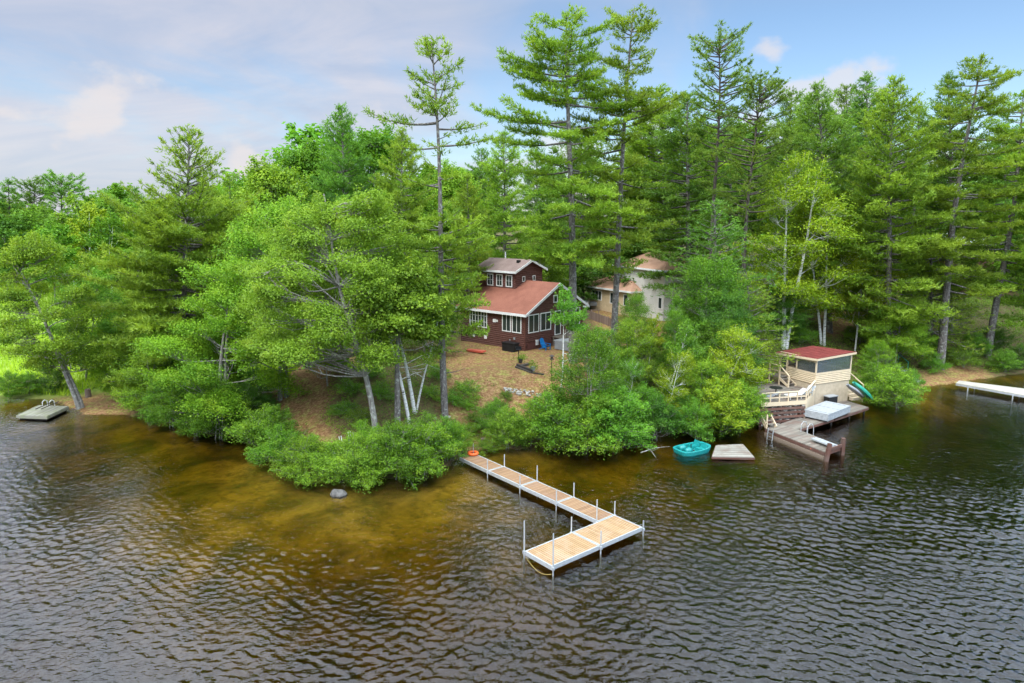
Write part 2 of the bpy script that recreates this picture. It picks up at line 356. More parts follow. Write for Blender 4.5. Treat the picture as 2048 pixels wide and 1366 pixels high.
def yg(px, py):
    """depth at which the line of sight through a picture point meets the land"""
    d = ray(px, py); t = np.arange(20, 400, .25); X = d[0]*t; Y = d[1]*t; Z = CAM_Z+d[2]*t; h = ground_h(X, Y)
    i = np.argmax(Z < np.maximum(h, 0)); return float(Y[i])
def sst(x): x = np.clip(x, 0, 1); return x*x*(3-2*x)
def wob(X, Y): return .5*np.sin(X*.31+1.3)*np.cos(Y*.27-.4)+.3*np.sin(X*.83+Y*.61)+.2*np.sin(Y*1.37-X*1.1)
def ground_h(X, Y):
    X = np.asarray(X, float); Y = np.asarray(Y, float); d = sdist(X, Y)
    left = sst((X+26)/12)                                        # marsh on the left, knoll in the middle
    right = sst((X-14)/16)
    Hm = .95+left*(2.45)+right*1.0; W = 6+left*3.5+right*8
    Hm = Hm+sst((Y-75)/60)*1.6*(.2+left)+sst((Y-150)/200)*3
    land = .12+(Hm-.12)*sst(d/W)+.10*wob(X, Y)*sst(d/3)
    slope = .115+.13*sst((X-2)/16)
    dep = np.minimum(-d*slope, 1.3+1.2*np.clip(-d*.1-.3, 0, 3))
    tong = np.maximum(np.exp(-(((X+12)/13.0)**2+((Y-34.5)/8.0)**2)), .6*np.exp(-(((X-10)/5.5)**2+((Y-38)/2.6)**2)))            # sandbar in front of the knoll
    dep = dep*(1-.60*tong)+.12*wob(X*1.3, Y*1.3)*sst(-d/5)
    dep = np.minimum(np.maximum(dep, .05), 5.5)
    return np.where(d > 0, land, -dep-.0)
def gh(x, y): return float(ground_h(np.array([x]), np.array([y]))[0])
def axis(a, b, step, lo, hi, g=1.18):
    v = list(np.arange(a, b+step/2, step)); s = step
    while v[-1] < hi: s *= g; v.append(v[-1]+s)
    s = step; u = []
    x = a
    while x > lo: s *= g; x -= s; u.append(x)
    return np.array(u[::-1]+v)
gx = axis(-62, 72, .6, -1400, 1500); gy = axis(14, 92, .6, -200, 2400)
XX, YY = np.meshgrid(gx, gy); ZZ = ground_h(XX, YY)
def inpoly(X, Y, poly):
    ins = np.zeros(X.shape, bool); n = len(poly)
    for i in range(n):
        x0, y0 = poly[i][0], poly[i][1]; x1, y1 = poly[(i+1) % n][0], poly[(i+1) % n][1]
        ins ^= ((y0 > Y) != (y1 > Y)) & (X < (x1-x0)*(Y-y0)/((y1-y0) or 1e-9)+x0)
    return ins
lawn = [G(*p, 3.1) for p in [(880, 720), (930, 680), (1180, 690), (1190, 740), (1120, 790), (1010, 812), (950, 822), (890, 800)]]
path = [G(*p, 2.2) for p in [(560, 690), (720, 700), (760, 735), (665, 775), (650, 820), (715, 865), (700, 890), (645, 885), (560, 835), (545, 760)]]
yard = [G(*p, 3.6) for p in [(1180, 600), (1330, 600), (1420, 700), (1300, 700), (1200, 680)]]
yard2 = [G(*p, 3.8) for p in [(1630, 622), (1720, 612), (1745, 645), (1650, 662)]]
beach = [G(*p, .3) for p in [(1840, 748), (1900, 735), (1960, 737), (1990, 747), (1960, 765), (1840, 785)]]
cove = [G(*p, .4) for p in [(105, 790), (190, 780), (270, 790), (260, 845), (120, 830)]]
OPEN = [lawn, path, yard, yard2, beach, cove]
opn = np.zeros(XX.shape); 
for q in OPEN: opn = np.maximum(opn, inpoly(XX, YY, q).astype(float))
for _ in range(2): opn[1:-1, 1:-1] = (opn[1:-1, 1:-1]*2+opn[:-2, 1:-1]+opn[2:, 1:-1]+opn[1:-1, :-2]+opn[1:-1, 2:])/6
mead = sst((-XX-19)/5)*sst((YY-57)/3)*(1-sst((YY-135)/15))*(1-sst((-XX-150)/40))
ny, nx = XX.shape; idx = np.arange(ny*nx).reshape(ny, nx)
me = bpy.data.meshes.new('ground'); me.vertices.add(ny*nx); me.vertices.foreach_set('co', np.stack([XX, YY, ZZ], -1).astype(np.float32).reshape(-1))
q = np.stack([idx[:-1, :-1], idx[:-1, 1:], idx[1:, 1:], idx[1:, :-1]], -1).reshape(-1, 4).astype(np.int32)
me.loops.add(q.size); me.loops.foreach_set('vertex_index', q.reshape(-1)); me.polygons.add(len(q)); me.polygons.foreach_set('loop_start', np.arange(0, q.size, 4, dtype=np.int32))
me.polygons.foreach_set('use_smooth', [True]*len(q))
for nm, ar in (('open', opn), ('meadow', mead)):
    a = me.attributes.new(nm, 'FLOAT', 'POINT'); a.data.foreach_set('value', ar.astype(np.float32).reshape(-1))
me.materials.append(M['ground']); me.update(calc_edges=True)
g = put(bpy.data.objects.new('ground', me)); g['kind'] = 'structure'
# lake: a closed body of water whose top carries real wind waves
wx = axis(-46, 54, .08, -1390, 1490, 1.35); wy = [15.0]
while wy[-1] < 74: wy.append(wy[-1]+.055+.003*(wy[-1]-15))
wy = np.array(wy); lo_ = []; y_ = 15.0; s_ = .1
while y_ > -190: s_ *= 1.35; y_ -= s_; lo_.append(y_)
hi_ = []; y_ = wy[-1]; s_ = .3
while y_ < 150: s_ *= 1.3; y_ += s_; hi_.append(y_)
wy = np.array(lo_[::-1]+list(wy)+hi_)
WX, WY = np.meshgrid(wx.astype(np.float32), wy.astype(np.float32)); WZ = np.zeros_like(WX); wr = np.random.default_rng(42)
for i in range(72):
    lam = math.exp(wr.uniform(math.log(.17), math.log(.75))); th = R(78)+wr.normal(0, .58); kx, ky = math.cos(th)*2*math.pi/lam, math.sin(th)*2*math.pi/lam
    am = WAVE_SLOPE*lam/(2*math.pi)*wr.uniform(.6, 1.4); ph = wr.uniform(0, 6.28)
    WZ += am*np.sin(kx*WX+ky*WY+ph+.6*np.sin(.23*WX*wr.uniform(.5, 1.5)+.19*WY+ph*2)).astype(np.float32)
WZ = np.where(WZ > 0, WZ*1.25, WZ*.8)
gust = .85+.34*np.sin(WX*.13+WY*.29+.8+np.sin(WX*.09))*np.sin(WY*.21-WX*.07+2.0)+.20*np.sin(WX*.37-WY*.47+np.sin(WY*.3))+.13*np.sin(WX*.71+WY*1.3)
shel = sdist(WX, WY); gust = gust*(.28+.72*sst((-shel-.5)/15)); edge = np.clip(np.minimum.reduce([(WX+46)/3, (54-WX)/3, (WY-15)/2, (74-WY)/3]), 0, 1)
WZ = WZ*gust*edge
ny, nx = WX.shape; idx = np.arange(ny*nx).reshape(ny, nx)
q = np.stack([idx[:-1, :-1], idx[:-1, 1:], idx[1:, 1:], idx[1:, :-1]], -1).reshape(-1, 4)
rim = np.concatenate([idx[0, :-1], idx[:-1, -1], idx[-1, :0:-1], idx[:0:-1, 0]]); top = np.stack([WX, WY, WZ], -1).reshape(-1, 3); low = top[rim].copy(); low[:, 2] = -7.5
m_ = len(rim); lo_i = np.arange(m_)+ny*nx; nxt = np.roll(np.arange(m_), -1); q2 = np.stack([rim, lo_i, lo_i[nxt], rim[nxt]], -1)
cor = [ny*nx, ny*nx+nx-1, ny*nx+nx-1+ny-1, ny*nx+2*(nx-1)+ny-1]; q3 = np.array([cor[::-1]])
q = np.concatenate([q, q2, q3]).astype(np.int32); vv = np.concatenate([top, low]).astype(np.float32)
me = bpy.data.meshes.new('water'); me.vertices.add(len(vv)); me.vertices.foreach_set('co', vv.reshape(-1)); me.loops.add(q.size); me.loops.foreach_set('vertex_index', q.reshape(-1))
me.polygons.add(len(q)); me.polygons.foreach_set('loop_start', np.arange(0, q.size, 4, dtype=np.int32)); sm = np.ones(len(q), bool); sm[-len(q2)-1:] = False; me.polygons.foreach_set('use_smooth', sm)
me.materials.append(M['water']); me.update(calc_edges=True); wt = put(bpy.data.objects.new('water', me)); wt['kind'] = 'structure'

# ------------------------------------------------------------------ tree making
def unit(v): return v/np.maximum(np.linalg.norm(v, axis=-1, keepdims=True), 1e-9)
class Wood:
    def __init__(s): s.V = []; s.F = []
    def tube(s, pts, r0, r1, n=5, pw=1.0):
        pts = np.asarray(pts, float); k = len(pts); d = np.gradient(pts, axis=0); d = unit(d); up = np.array([0, 0, 1.]) if abs(d[0, 2]) < .9 else np.array([1., 0, 0])
        x = unit(np.cross(d, up)); y = np.cross(x, d); a = np.arange(n)*2*math.pi/n; rr = r1+(r0-r1)*(1-np.linspace(0, 1, k))**pw
        ring = pts[:, None]+(x[:, None]*np.cos(a)[None, :, None]+y[:, None]*np.sin(a)[None, :, None])*rr[:, None, None]
        i = len(s.V); s.V += [tuple(v) for v in ring.reshape(-1, 3)]
        for j in range(k-1):
            for m_ in range(n): s.F.append((i+j*n+m_, i+j*n+(m_+1) % n, i+(j+1)*n+(m_+1) % n, i+(j+1)*n+m_))
    def mesh(s, name, mat): return mesh_from(name, s.V, s.F, M[mat], [.5]*len(s.F), True)
def tufts(rng, pos, dirs, tint, k=6, ln=.3, wd=.05, spread=.75):
    n = len(pos); pos = np.repeat(pos, k, 0); d = unit(np.repeat(dirs, k, 0)+rng.normal(0, spread, (n*k, 3))); t = np.repeat(tint, k)+rng.normal(0, .12, n*k)
    side = unit(np.cross(d, np.array([0, 0, 1.])+rng.normal(0, .55, (n*k, 3)))); L = ln*rng.uniform(.6, 1.2, (n*k, 1)); W = wd*rng.uniform(.7, 1.3, (n*k, 1)); pos = pos+rng.normal(0, ln*.18, pos.shape)
    P = np.stack([pos-side*W/2, pos+side*W/2, pos+d*L], 1); return P, np.clip(t, 0, 1)
def interp(tab, t): a = np.array(tab); return float(np.interp(t, a[:, 0], a[:, 1]))
def pine_data(seed, H=28, cb=9, prof=((0, 4.5), (.5, 4), (.85, 2), (1, .4)), dz=.75, nb=5, e0=-4, e1=38, dens=1.0, r=.33, stubs=True, k=6, ln=.34, wd=.085, extra=(), keep=1.0, wander=.25, fstart=.28, tw=.5, mat='pine', bk='bark', gaps=(), clump=False, thin=(99, 1), crown_top=0):
    rng = np.random.default_rng(seed); W = Wood(); zt = np.linspace(-.6, H, 22); ph = rng.uniform(0, 6, 2)
    tx = wander*np.sin(zt*.16+ph[0])*np.clip(zt/H, 0, 1); ty = wander*np.cos(zt*.13+ph[1])*np.clip(zt/H, 0, 1)
    W.tube(np.stack([tx, ty, zt], 1), r*1.12, .03, 9, .8)
    def axis_(z): return np.array([np.interp(z, zt, tx), np.interp(z, zt, ty), z])
    P = []; D = []; T = []; br = list()
    z = cb
    while z < H-.2:
        t = (z-cb)/(H-cb); n = max(2, int(round(nb*rng.uniform(.7, 1.25)*(1 if t < .85 else .8)))); az0 = rng.uniform(0, 6.28)
        inside = any(a < z < b_ for a, b_ in gaps)
        for i in range(n):
            if rng.random() > keep or (inside and rng.random() < .85): continue
            br.append((z+rng.uniform(-.38, .38)*dz, az0+i*2*math.pi/n+rng.uniform(-.3, .3), interp(prof, t)*rng.uniform(.45, 1.18), e0+(e1-e0)*t**1.3+rng.normal(0, 8), 1.0))
        z += dz*rng.uniform(.7, 1.3)*(1-.35*t)
    if stubs:
        for z in np.arange(2.5, cb, .8):
            if rng.random() < .6: br.append((z, rng.uniform(0, 6.28), rng.uniform(.4, 1.8), rng.uniform(-12, 10), 0))
    if crown_top: br += [(H-rng.uniform(.3, 2.2), rng.uniform(0, 6.28), rng.uniform(1.6, 3.1), rng.uniform(12, 42), 1.0) for _ in range(crown_top)]
    br += [(a, R(b_), c, d_, 1.2) for a, b_, c, d_ in extra]
    for z, az, L, el, leafy in br:
        o = axis_(z); s = np.linspace(0, 1, 7); el = R(el); h = np.array([math.cos(az), math.sin(az), 0]); curl = rng.uniform(-.02, .10)*L
        sway = rng.normal(0, .07)*L; hp = np.array([-h[1], h[0], 0])
        pts = o+h*(s*L*math.cos(el))[:, None]+hp*(sway*s**2)[:, None]+np.array([0, 0, 1.])*(s*L*math.sin(el)+curl*s**2*1.5-.05*L*np.sin(s*3.14))[:, None]
        W.tube(pts, min(.1, .018*L+.015), .008, 4)
        if not leafy: continue
        tb = rng.normal(.42, .16)
        st = .30/dens; ss = np.arange(fstart*L+rng.uniform(0, st), L, st)
        for s_ in ss:
            if z > thin[0] and rng.random() > thin[1]: continue
            f = s_/L; p = np.array([np.interp(f, s, pts[:, i]) for i in range(3)])
            if clump and math.sin(s_*3.1+az*7) < -.35: continue
            for sg in (-1, 1):
                tl = (tw*(L-s_)*.75+.48)*rng.uniform(.55, 1.2); tl = min(tl, 1.6); ang = az+sg*rng.uniform(.7, 1.25); td = np.array([math.cos(ang), math.sin(ang), rng.uniform(.0, .28)])
                m_ = max(1, int(tl/.24)); q = (np.arange(m_)+rng.uniform(.2, .9))/m_*tl
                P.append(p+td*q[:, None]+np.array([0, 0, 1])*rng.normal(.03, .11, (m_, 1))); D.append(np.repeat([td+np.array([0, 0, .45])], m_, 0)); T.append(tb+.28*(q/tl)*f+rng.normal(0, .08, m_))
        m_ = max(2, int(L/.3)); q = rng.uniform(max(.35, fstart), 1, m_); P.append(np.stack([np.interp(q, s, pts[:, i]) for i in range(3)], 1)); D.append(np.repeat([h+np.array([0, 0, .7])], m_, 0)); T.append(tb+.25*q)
    m_ = 14; P.append(np.stack([rng.normal(tx[-1], .12, m_), rng.normal(ty[-1], .12, m_), rng.uniform(H-.9, H, m_)], 1)); D.append(np.repeat([[0, 0, 1.]], m_, 0)); T.append(np.full(m_, .5))
    F, t = tufts(rng, np.concatenate(P), np.concatenate(D), np.concatenate(T), k, ln, wd)
    return W, F, t, H, mat, bk
SHOOT = 1
def leaves(rng, cen, n, rad, flat, size, tint, droop=.0, asp=.62):
    """n leaves round each centre"""
    m_ = len(cen); c = np.repeat(cen, n, 0); off = rng.normal(0, 1, (m_*n, 3)); off = off/np.maximum(1, np.linalg.norm(off, axis=1, keepdims=True)/1.7)
    rr = np.repeat(rad, n)[:, None] if hasattr(rad, '__len__') else rad
    p = c+off*rr*np.array([1, 1, flat]); nrm = unit(rng.normal(0, .75, (m_*n, 3))+np.array([0, -.25, 1.0])+off*.35)
    a = unit(np.cross(nrm, rng.normal(0, 1, (m_*n, 3)))); b_ = np.cross(nrm, a); a[:, 2] -= droop; s = size*rng.uniform(.6, 1.25, (m_*n, 1))
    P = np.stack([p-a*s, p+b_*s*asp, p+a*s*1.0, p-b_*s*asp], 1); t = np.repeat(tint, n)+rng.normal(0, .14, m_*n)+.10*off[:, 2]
    return P, np.clip(t, 0, 1)
def leafy_data(seed, lobes, H, stems=((0, 0, 0, 0),), r=.16, ncl=None, n=60, crad=.55, flat=.45, size=.13, mat='maple', bk='bark_grey', shell=.55, branch=1, wander=.4, droop=0, bare=0, tb=.42, shoots=40):
    """lobes: (x, y, z, rx, ry, rz, clusters). stems: (x0, y0, leanx, leany)"""
    rng = np.random.default_rng(seed); W = Wood(); C = []; T = []
    lob = [l for l in lobes]; topz = max(l[2] for l in lob); tips = []
    for (x0, y0, lx, ly) in stems:
        zt = np.linspace(-.5, topz*rng.uniform(.9, 1.05), 12); u = np.clip(zt/topz, 0, 1.1); ph = rng.uniform(0, 6)
        pts = np.stack([x0+lx*u**1.2+wander*.35*np.sin(zt*.5+ph)*u, y0+ly*u**1.2+wander*.35*np.cos(zt*.45+ph)*u, zt], 1); W.tube(pts, r*rng.uniform(.85, 1.1), r*.18, 8, .9); tips.append(pts)
    for (x, y, z, rx, ry, rz, cn) in lob:
        c = np.array([x, y, z]); st = min(tips, key=lambda q: np.hypot(q[-1, 0]-x, q[-1, 1]-y)+.01*rng.random()); 
        zc = max(z-rz*.9-.16*math.hypot(x, y), .42*z); i = int(np.argmin(abs(st[:, 2]-zc))); o = st[i]
        s = np.linspace(0, 1, 7)[:, None]; bend = rng.normal(0, .12, 3)*np.linalg.norm(c-o); pts = o+(c-o)*s+bend*np.sin(s*3.14); W.tube(pts, r*.30, r*.07, 5)
        d = unit(rng.normal(0, 1, (cn, 3))); d[:, 2] = np.where(d[:, 2] < -.35, -d[:, 2]*.6, d[:, 2]); rr = shell+(1-shell)*rng.random((cn, 1))**.6; ct = c+d*rr*np.array([rx, ry, rz])
        lt = rng.normal(0, .10)
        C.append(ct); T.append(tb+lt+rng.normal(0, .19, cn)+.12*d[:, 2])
        if branch:
            for q in ct[::max(1, int(2/branch))]:
                f = rng.uniform(.45, 1); j = f*6; p0 = pts[int(j)]; mid_ = (p0+q)/2+np.array([0, 0, -.08*np.linalg.norm(q-p0)])+rng.normal(0, .08, 3); W.tube([p0, mid_, q+unit(q-p0)*.15], r*.16+.006, .006, 3)
    for _ in range(bare):
        st = tips[rng.integers(len(tips))]; o = st[rng.integers(3, 9)]; az = rng.uniform(0, 6.28); L = rng.uniform(1.2, 3); dd = np.array([math.cos(az), math.sin(az), rng.uniform(-.1, .4)]); e = o+dd*L; W.tube([o, o+dd*L*.5+rng.normal(0, .15, 3), e], .035, .008, 4)
        for _ in range(4): f = rng.uniform(.4, .95); p = o+dd*L*f; W.tube([p, p+(dd+rng.normal(0, .6, 3))*L*.3], .014, .005, 3)
    C = np.concatenate(C); T = np.concatenate(T); rad = crad*rng.uniform(.6, 1.35, len(C))
    if shoots:                                   # ragged leafy shoots that stick out of the crown
        cen = C.mean(0); far = np.linalg.norm((C-cen)/C.std(0), axis=1); pick = rng.choice(np.where(far > 1.5)[0], min(shoots, int((far > 1.5).sum())), replace=False)
        S = []; 
        for q in C[pick]:
            d = unit((q-cen)*np.array([1, 1, .6])+np.array([0, 0, .9*np.linalg.norm(q-cen)])*rng.uniform(.2, 1)+rng.normal(0, .3, 3)); L_ = crad*rng.uniform(1.0, 2.4); W.tube([q, q+d*L_*.5, q+d*L_*1.05], .012, .004, 3)
            for f in np.arange(.3, 1.05, .22): S.append(q+d*L_*f)
        S = np.array(S); nS = max(6, int(n*.28)); P2, t2 = leaves(rng, S, nS, crad*.34, .8, size, tb+.12+rng.normal(0, .1, len(S)), droop)
    P, t = leaves(rng, C, n, rad, flat, size, T, droop)
    if shoots: P = np.concatenate([P, P2]); t = np.concatenate([t, t2])
    return W, P, t, H, mat, bk
PROTO = {}
def proto(key, data):
    W, P, t, H, mat, bk = data
    PROTO[key] = (W.mesh(key+'_trunk', bk), mesh_faces(key+'_crown', P, t, M[mat]), H, len(P))
TREES = []
def plant(key, name, px, Y, top, wide=1.0, label='', cat='tree', group=None, rot=0, crown='crown', stem='trunk', mat=None, bk=None, sink=0, depthlean=0):
    """stands a tree at depth Y with its foot under picture column px and its tip at picture point top"""
    z = 2.0
    for _ in range(6):
        x = (px-1024)*(Y*CP-(z-CAM_Z)*SP)/FPX; z = gh(x, Y)
    z = max(z, -.15)
    tp = A(top[0], top[1], Y+depthlean); bs = Vector((x, Y, z-sink)); v = tp-bs; tm, cm, H, n_ = PROTO[key]; sz = v.length/H
    root = thing(name, bs, label, cat, group)
    zax = v.normalized(); q = zax.to_track_quat('Z', 'Y').to_matrix() if False else None
    rot_m = Vector((0, 0, 1)).rotation_difference(zax).to_matrix() @ Matrix.Rotation(R(rot), 3, 'Z')
    root.rotation_euler = rot_m.to_euler(); root.scale = (sz*wide, sz*wide, sz)
    a = put(bpy.data.objects.new(stem, tm), root); b_ = put(bpy.data.objects.new(crown, cm), root)
    for o, mt in ((a, bk), (b_, mat)):
        if mt: o.material_slots[0].link = 'OBJECT'; o.material_slots[0].material = M[mt]
    TREES.append((label, round(x, 1), round(Y, 1), round(v.length, 1), n_))
    return root

# ------------------------------------------------------------------ brown house
C0 = G(1050, 702, 3.4); EA = Vector((-math.sin(R(48)), math.cos(R(48)), 0)); EB = Vector((math.sin(R(42)), math.cos(R(42)), 0))
HF = dict(o=(C0.x, C0.y, 0), u=EA, v=EB)     # a: along the long front, b: along the gable side, c: height
Z0 = 3.4; ZE = 7.0; HW = 9.0; PK = 4.6; SL = 2.35/4.6; HL = 8.6
house = thing('brown_house', (C0.x, C0.y, Z0), 'dark brown log sided house with red shingled roof and upper storey, facing the lawn', 'house')
def siding(mb, axis_, lo, hi, z0, z1, off, pitch=.19, depth=.045, inward=1):
    """rounded horizontal log boards on a wall. axis_ 'a' or 'b'; lo/hi may be functions of z; off: plane coordinate; inward: sign away from the house"""
    z = z0
    while z < z1-.02:
        h = min(pitch, z1-z); zm = z+h
        l = lo(zm) if callable(lo) else lo; r_ = hi(zm) if callable(hi) else hi
        if r_-l > .05:
            prof = [(0, .0), (.012, .06), (depth, .35), (depth, .7), (.012, .95), (0, 1.0)]
            pts = []
            for dpt, f in prof:
                pts.append((off-inward*.02 if False else off+inward*dpt, z+f*h))
            if axis_ == 'a': poly = [mb.p(l, q[0], q[1]) for q in pts]; d = mb.u*(r_-l)
            else: poly = [mb.p(q[0], l, q[1]) for q in pts]; d = mb.v*(r_-l)
            mb.prism(poly, d)
        z += pitch
# body behind the boards
b = MB(**HF); gz = Z0-.6
b.prism([b.p(0, 0, gz), b.p(0, HW, gz), b.p(0, HW, ZE), b.p(0, PK, ZE+PK*SL-.05), b.p(0, 0, ZE)], EA*HL)
siding(b, 'a', 0, HL, gz, ZE, 0, inward=-1)
siding(b, 'b', lambda z: max(0, (z-ZE)/SL), lambda z: min(HW, HW-max(0, z-ZE)/((PK*SL)/(HW-PK))), gz, ZE+PK*SL-.1, 0, inward=-1)
b.box(-.07, .07, -.07, .07, gz, ZE)
b.build('wall', 'siding', house)
b = MB(**HF); b.box(-.075, -.06, .25, 1.5, Z0-.4, Z0+.75); b.box(.05, 1.0, -.075, -.06, Z0-.4, Z0-.05); b.build('skirt_panel', 'brown_dark', house)
def slab(mb, a0, a1, b0, z0, b1, z1, th=.10):
    mb.hexa([mb.p(a0, b0, z0), mb.p(a1, b0, z0), mb.p(a1, b1, z1), mb.p(a0, b1, z1), mb.p(a0, b0, z0+th), mb.p(a1, b0, z0+th), mb.p(a1, b1, z1+th), mb.p(a0, b1, z1+th)])
ZP = ZE+PK*SL; SR = (PK*SL)/(HW-PK); OV = .45
b = MB(**HF); slab(b, -OV, HL+.3, -OV, ZE-OV*SL+.02, PK, ZP+.02, .12); slab(b, -OV, HL+.3, HW+OV, ZE-OV*SR+.02, PK+.003, ZP+.02, .12); rf = b.build('roof', 'roof_red', house)
b = MB(**HF)
b.box(-OV-.02, HL+.32, -OV-.06, -OV-.002, ZE-OV*SL-.10, ZE-OV*SL+.13)
for (b0, z0, b1, z1) in ((-OV, ZE-OV*SL, PK, ZP), (HW+OV, ZE-OV*SR, PK, ZP)):
    b.hexa([b.p(-OV-.05, b0, z0-.12), b.p(-OV-.002, b0, z0-.12), b.p(-OV-.002, b1, z1-.12), b.p(-OV-.05, b1, z1-.12), b.p(-OV-.05, b0, z0+.13), b.p(-OV-.002, b0, z0+.13), b.p(-OV-.002, b1, z1+.15), b.p(-OV-.05, b1, z1+.15)])
b.build('fascia', 'white', house)
b = MB(**HF); b.box(-.44, HL, -.44, -.01, ZE-.28, ZE-.25); b.build('soffit', 'white', house)
def window(parent, fr, ax, c0, c1, z0, z1, off, cols=2, rows=1, fw=.09, label=None, bar=.045, out_=-1):
    """ax: wall direction ('a' front, 'b' gable side)"""
    f = MB(**fr); g_ = MB(**fr)
    def bx(mb, p0, p1, q0, q1, d0, d1):
        d0, d1 = sorted((off+out_*d0, off+out_*d1))
        if ax == 'a': mb.box(p0, p1, d0, d1, q0, q1)
        else: mb.box(d0, d1, p0, p1, q0, q1)
    bx(f, c0, c0+fw, z0, z1, -.02, .085); bx(f, c1-fw, c1, z0, z1, -.02, .085); bx(f, c0+fw, c1-fw, z0, z0+fw, -.02, .085); bx(f, c0+fw, c1-fw, z1-fw, z1, -.02, .085)
    for i in range(1, cols): x = c0+(c1-c0)*i/cols; bx(f, x-bar/2, x+bar/2, z0+fw, z1-fw, -.02, .078)
    for i in range(1, rows): z = z0+(z1-z0)*i/rows; bx(f, c0+fw, c1-fw, z-bar*.3, z+bar*.3, -.02, .072)
    bx(g_, c0+fw*.8, c1-fw*.8, z0+fw*.8, z1-fw*.8, -.02, .055)
    fo = f.build('window', 'white', parent, label=label); g_.build('pane', 'glass', fo); return fo
# front windows (a runs to the left)
window(house, HF, 'a', 4.85, 7.25, 5.05, 6.78, 0, cols=6, rows=3, label='wide white window of six narrow lights', bar=.06)
window(house, HF, 'a', 1.72, 2.85, 5.0, 6.75, 0, cols=2); window(house, HF, 'a', .42, 1.58, 5.0, 6.75, 0, cols=2)
window(house, HF, 'b', .40, 1.95, 5.0, 6.75, 0, cols=2); window(house, HF, 'b', 2.15, 3.75, 5.0, 6.75, 0, cols=2)
window(house, HF, 'b', 4.35, 5.3, 4.35, 6.75, 0, cols=1, label='white glazed door on the gable side')
window(house, HF, 'b', 7.35, 8.45, 5.0, 6.75, 0, cols=1)
window(house, HF, 'b', 4.1, 4.75, 7.55, 8.3, 0, cols=1)
for a_, z_ in ((6.55, 4.02), (4.9, 3.98)):
    b = MB(**HF); b.box(a_, a_+.34, -.09, -.04, z_, z_+.36); b.build('vent', 'white', house)
for a_, z_, s_ in ((1.15, 4.35, .2), (1.75, 4.2, .12)):
    b = MB(**HF); b.box(a_, a_+s_, -.12, -.04, z_, z_+s_); b.build('outlet_box', 'grey', house)
b = MB(**HF); b.box(.72, 1.1, -.10, -.04, 3.72, 4.1); b.build('meter_box', 'white', house)
b = MB(**HF); b.box(-.10, -.04, 1.45, 1.85, 3.75, 4.25); b.build('vent', 'white', house)
b = MB(**HF); b.box(3.65, 4.0, -.14, -.04, 5.75, 6.05); b.box(3.4, 3.65, -.10, -.04, 5.8, 6.0); b.build('wall_lamp', 'white', house)
# upper storey
U0, U1, UB0, UB1 = 3.95, 9.2, 3.1, 7.2; UZ = 10.55; UPB = 5.15; UPK = UZ+(UPB-UB0)*.42
b = MB(**HF); zl = ZE+.52*UB0-.1
b.prism([b.p(U0, UB0, zl), b.p(U0, UB1, zl-.3), b.p(U0, UB1, UZ), b.p(U0, UPB, UPK-.05), b.p(U0, UB0, UZ)], EA*(U1-U0))
siding(b, 'a', U0, U1, zl, UZ, UB0, inward=-1)
siding(b, 'b', lambda z: max(UB0, UB0+(z-UZ)/.42), lambda z: min(UB1, UB1-(z-UZ)/.42), ZE+.52*UB0, UPK-.08, U0, inward=-1)
b.build('upper_wall', 'siding', house)
b = MB(**HF); o_ = .4; slab(b, U0-o_, U1+.3, UB0-o_-.1, UZ-(o_+.1)*.42+.02, UPB, UPK+.02, .10); slab(b, U0-o_, U1+.3, UB1+o_, UZ-o_*.42+.02, UPB+.003, UPK+.02, .10)
ur = b.build('upper_roof', 'roof_brown', house)
b = MB(**HF); b.box(U0-o_, U1+.3, UB0-o_-.15, UB0-o_-.102, UZ-.5*.42-.08, UZ-.5*.42+.12)
for b0, z0, b1, z1 in ((UB0-o_-.1, UZ-.5*.42, UPB, UPK), (UB1+o_, UZ-o_*.42, UPB, UPK)):
    b.hexa([b.p(U0-o_-.05, b0, z0-.10), b.p(U0-o_-.002, b0, z0-.10), b.p(U0-o_-.002, b1, z1-.10), b.p(U0-o_-.05, b1, z1-.10), b.p(U0-o_-.05, b0, z0+.12), b.p(U0-o_-.002, b0, z0+.12), b.p(U0-o_-.002, b1, z1+.13), b.p(U0-o_-.05, b1, z1+.13)])
b.build('upper_fascia', 'white', house)
for a_ in (4.35, 5.65, 6.95): window(house, HF, 'a', a_, a_+.85, 8.85, 10.05, UB0, cols=2, rows=2, bar=.03)
for b_ in (4.05, 5.65): window(house, HF, 'b', b_, b_+.42, 9.35, 9.9, U0, cols=1, fw=.07)
# little wing at the left end of the upper storey
b = MB(**HF); b.prism([b.p(8.2, 1.9, 8.0), b.p(8.2, 3.1, 8.0), b.p(8.2, 3.1, 10.1), b.p(8.2, 1.9, 9.7)], EA*1.6); siding(b, 'a', 8.2, 9.8, 8.0, 9.7, 1.9, inward=-1); b.build('wing_wall', 'siding', house)
b = MB(**HF); slab(b, 7.95, 10.0, 1.55, 9.62, 3.1, 10.15, .1); b.build('wing_roof', 'roof_brown', house)
window(house, HF, 'a', 8.35, 9.25, 8.5, 9.45, 1.9, cols=2, rows=1)
b = MB(**HF); b.tube([b.p(7.6, 5.6, UPK-.4), b.p(7.6, 5.6, UPK+.75)], .07); b.build('vent_pipe', 'white', ur)
b = MB(**HF); b.box(4.6, 4.9, 4.3, 4.6, UPK-.35, UPK+.05); b.build('roof_vent', 'black', ur)
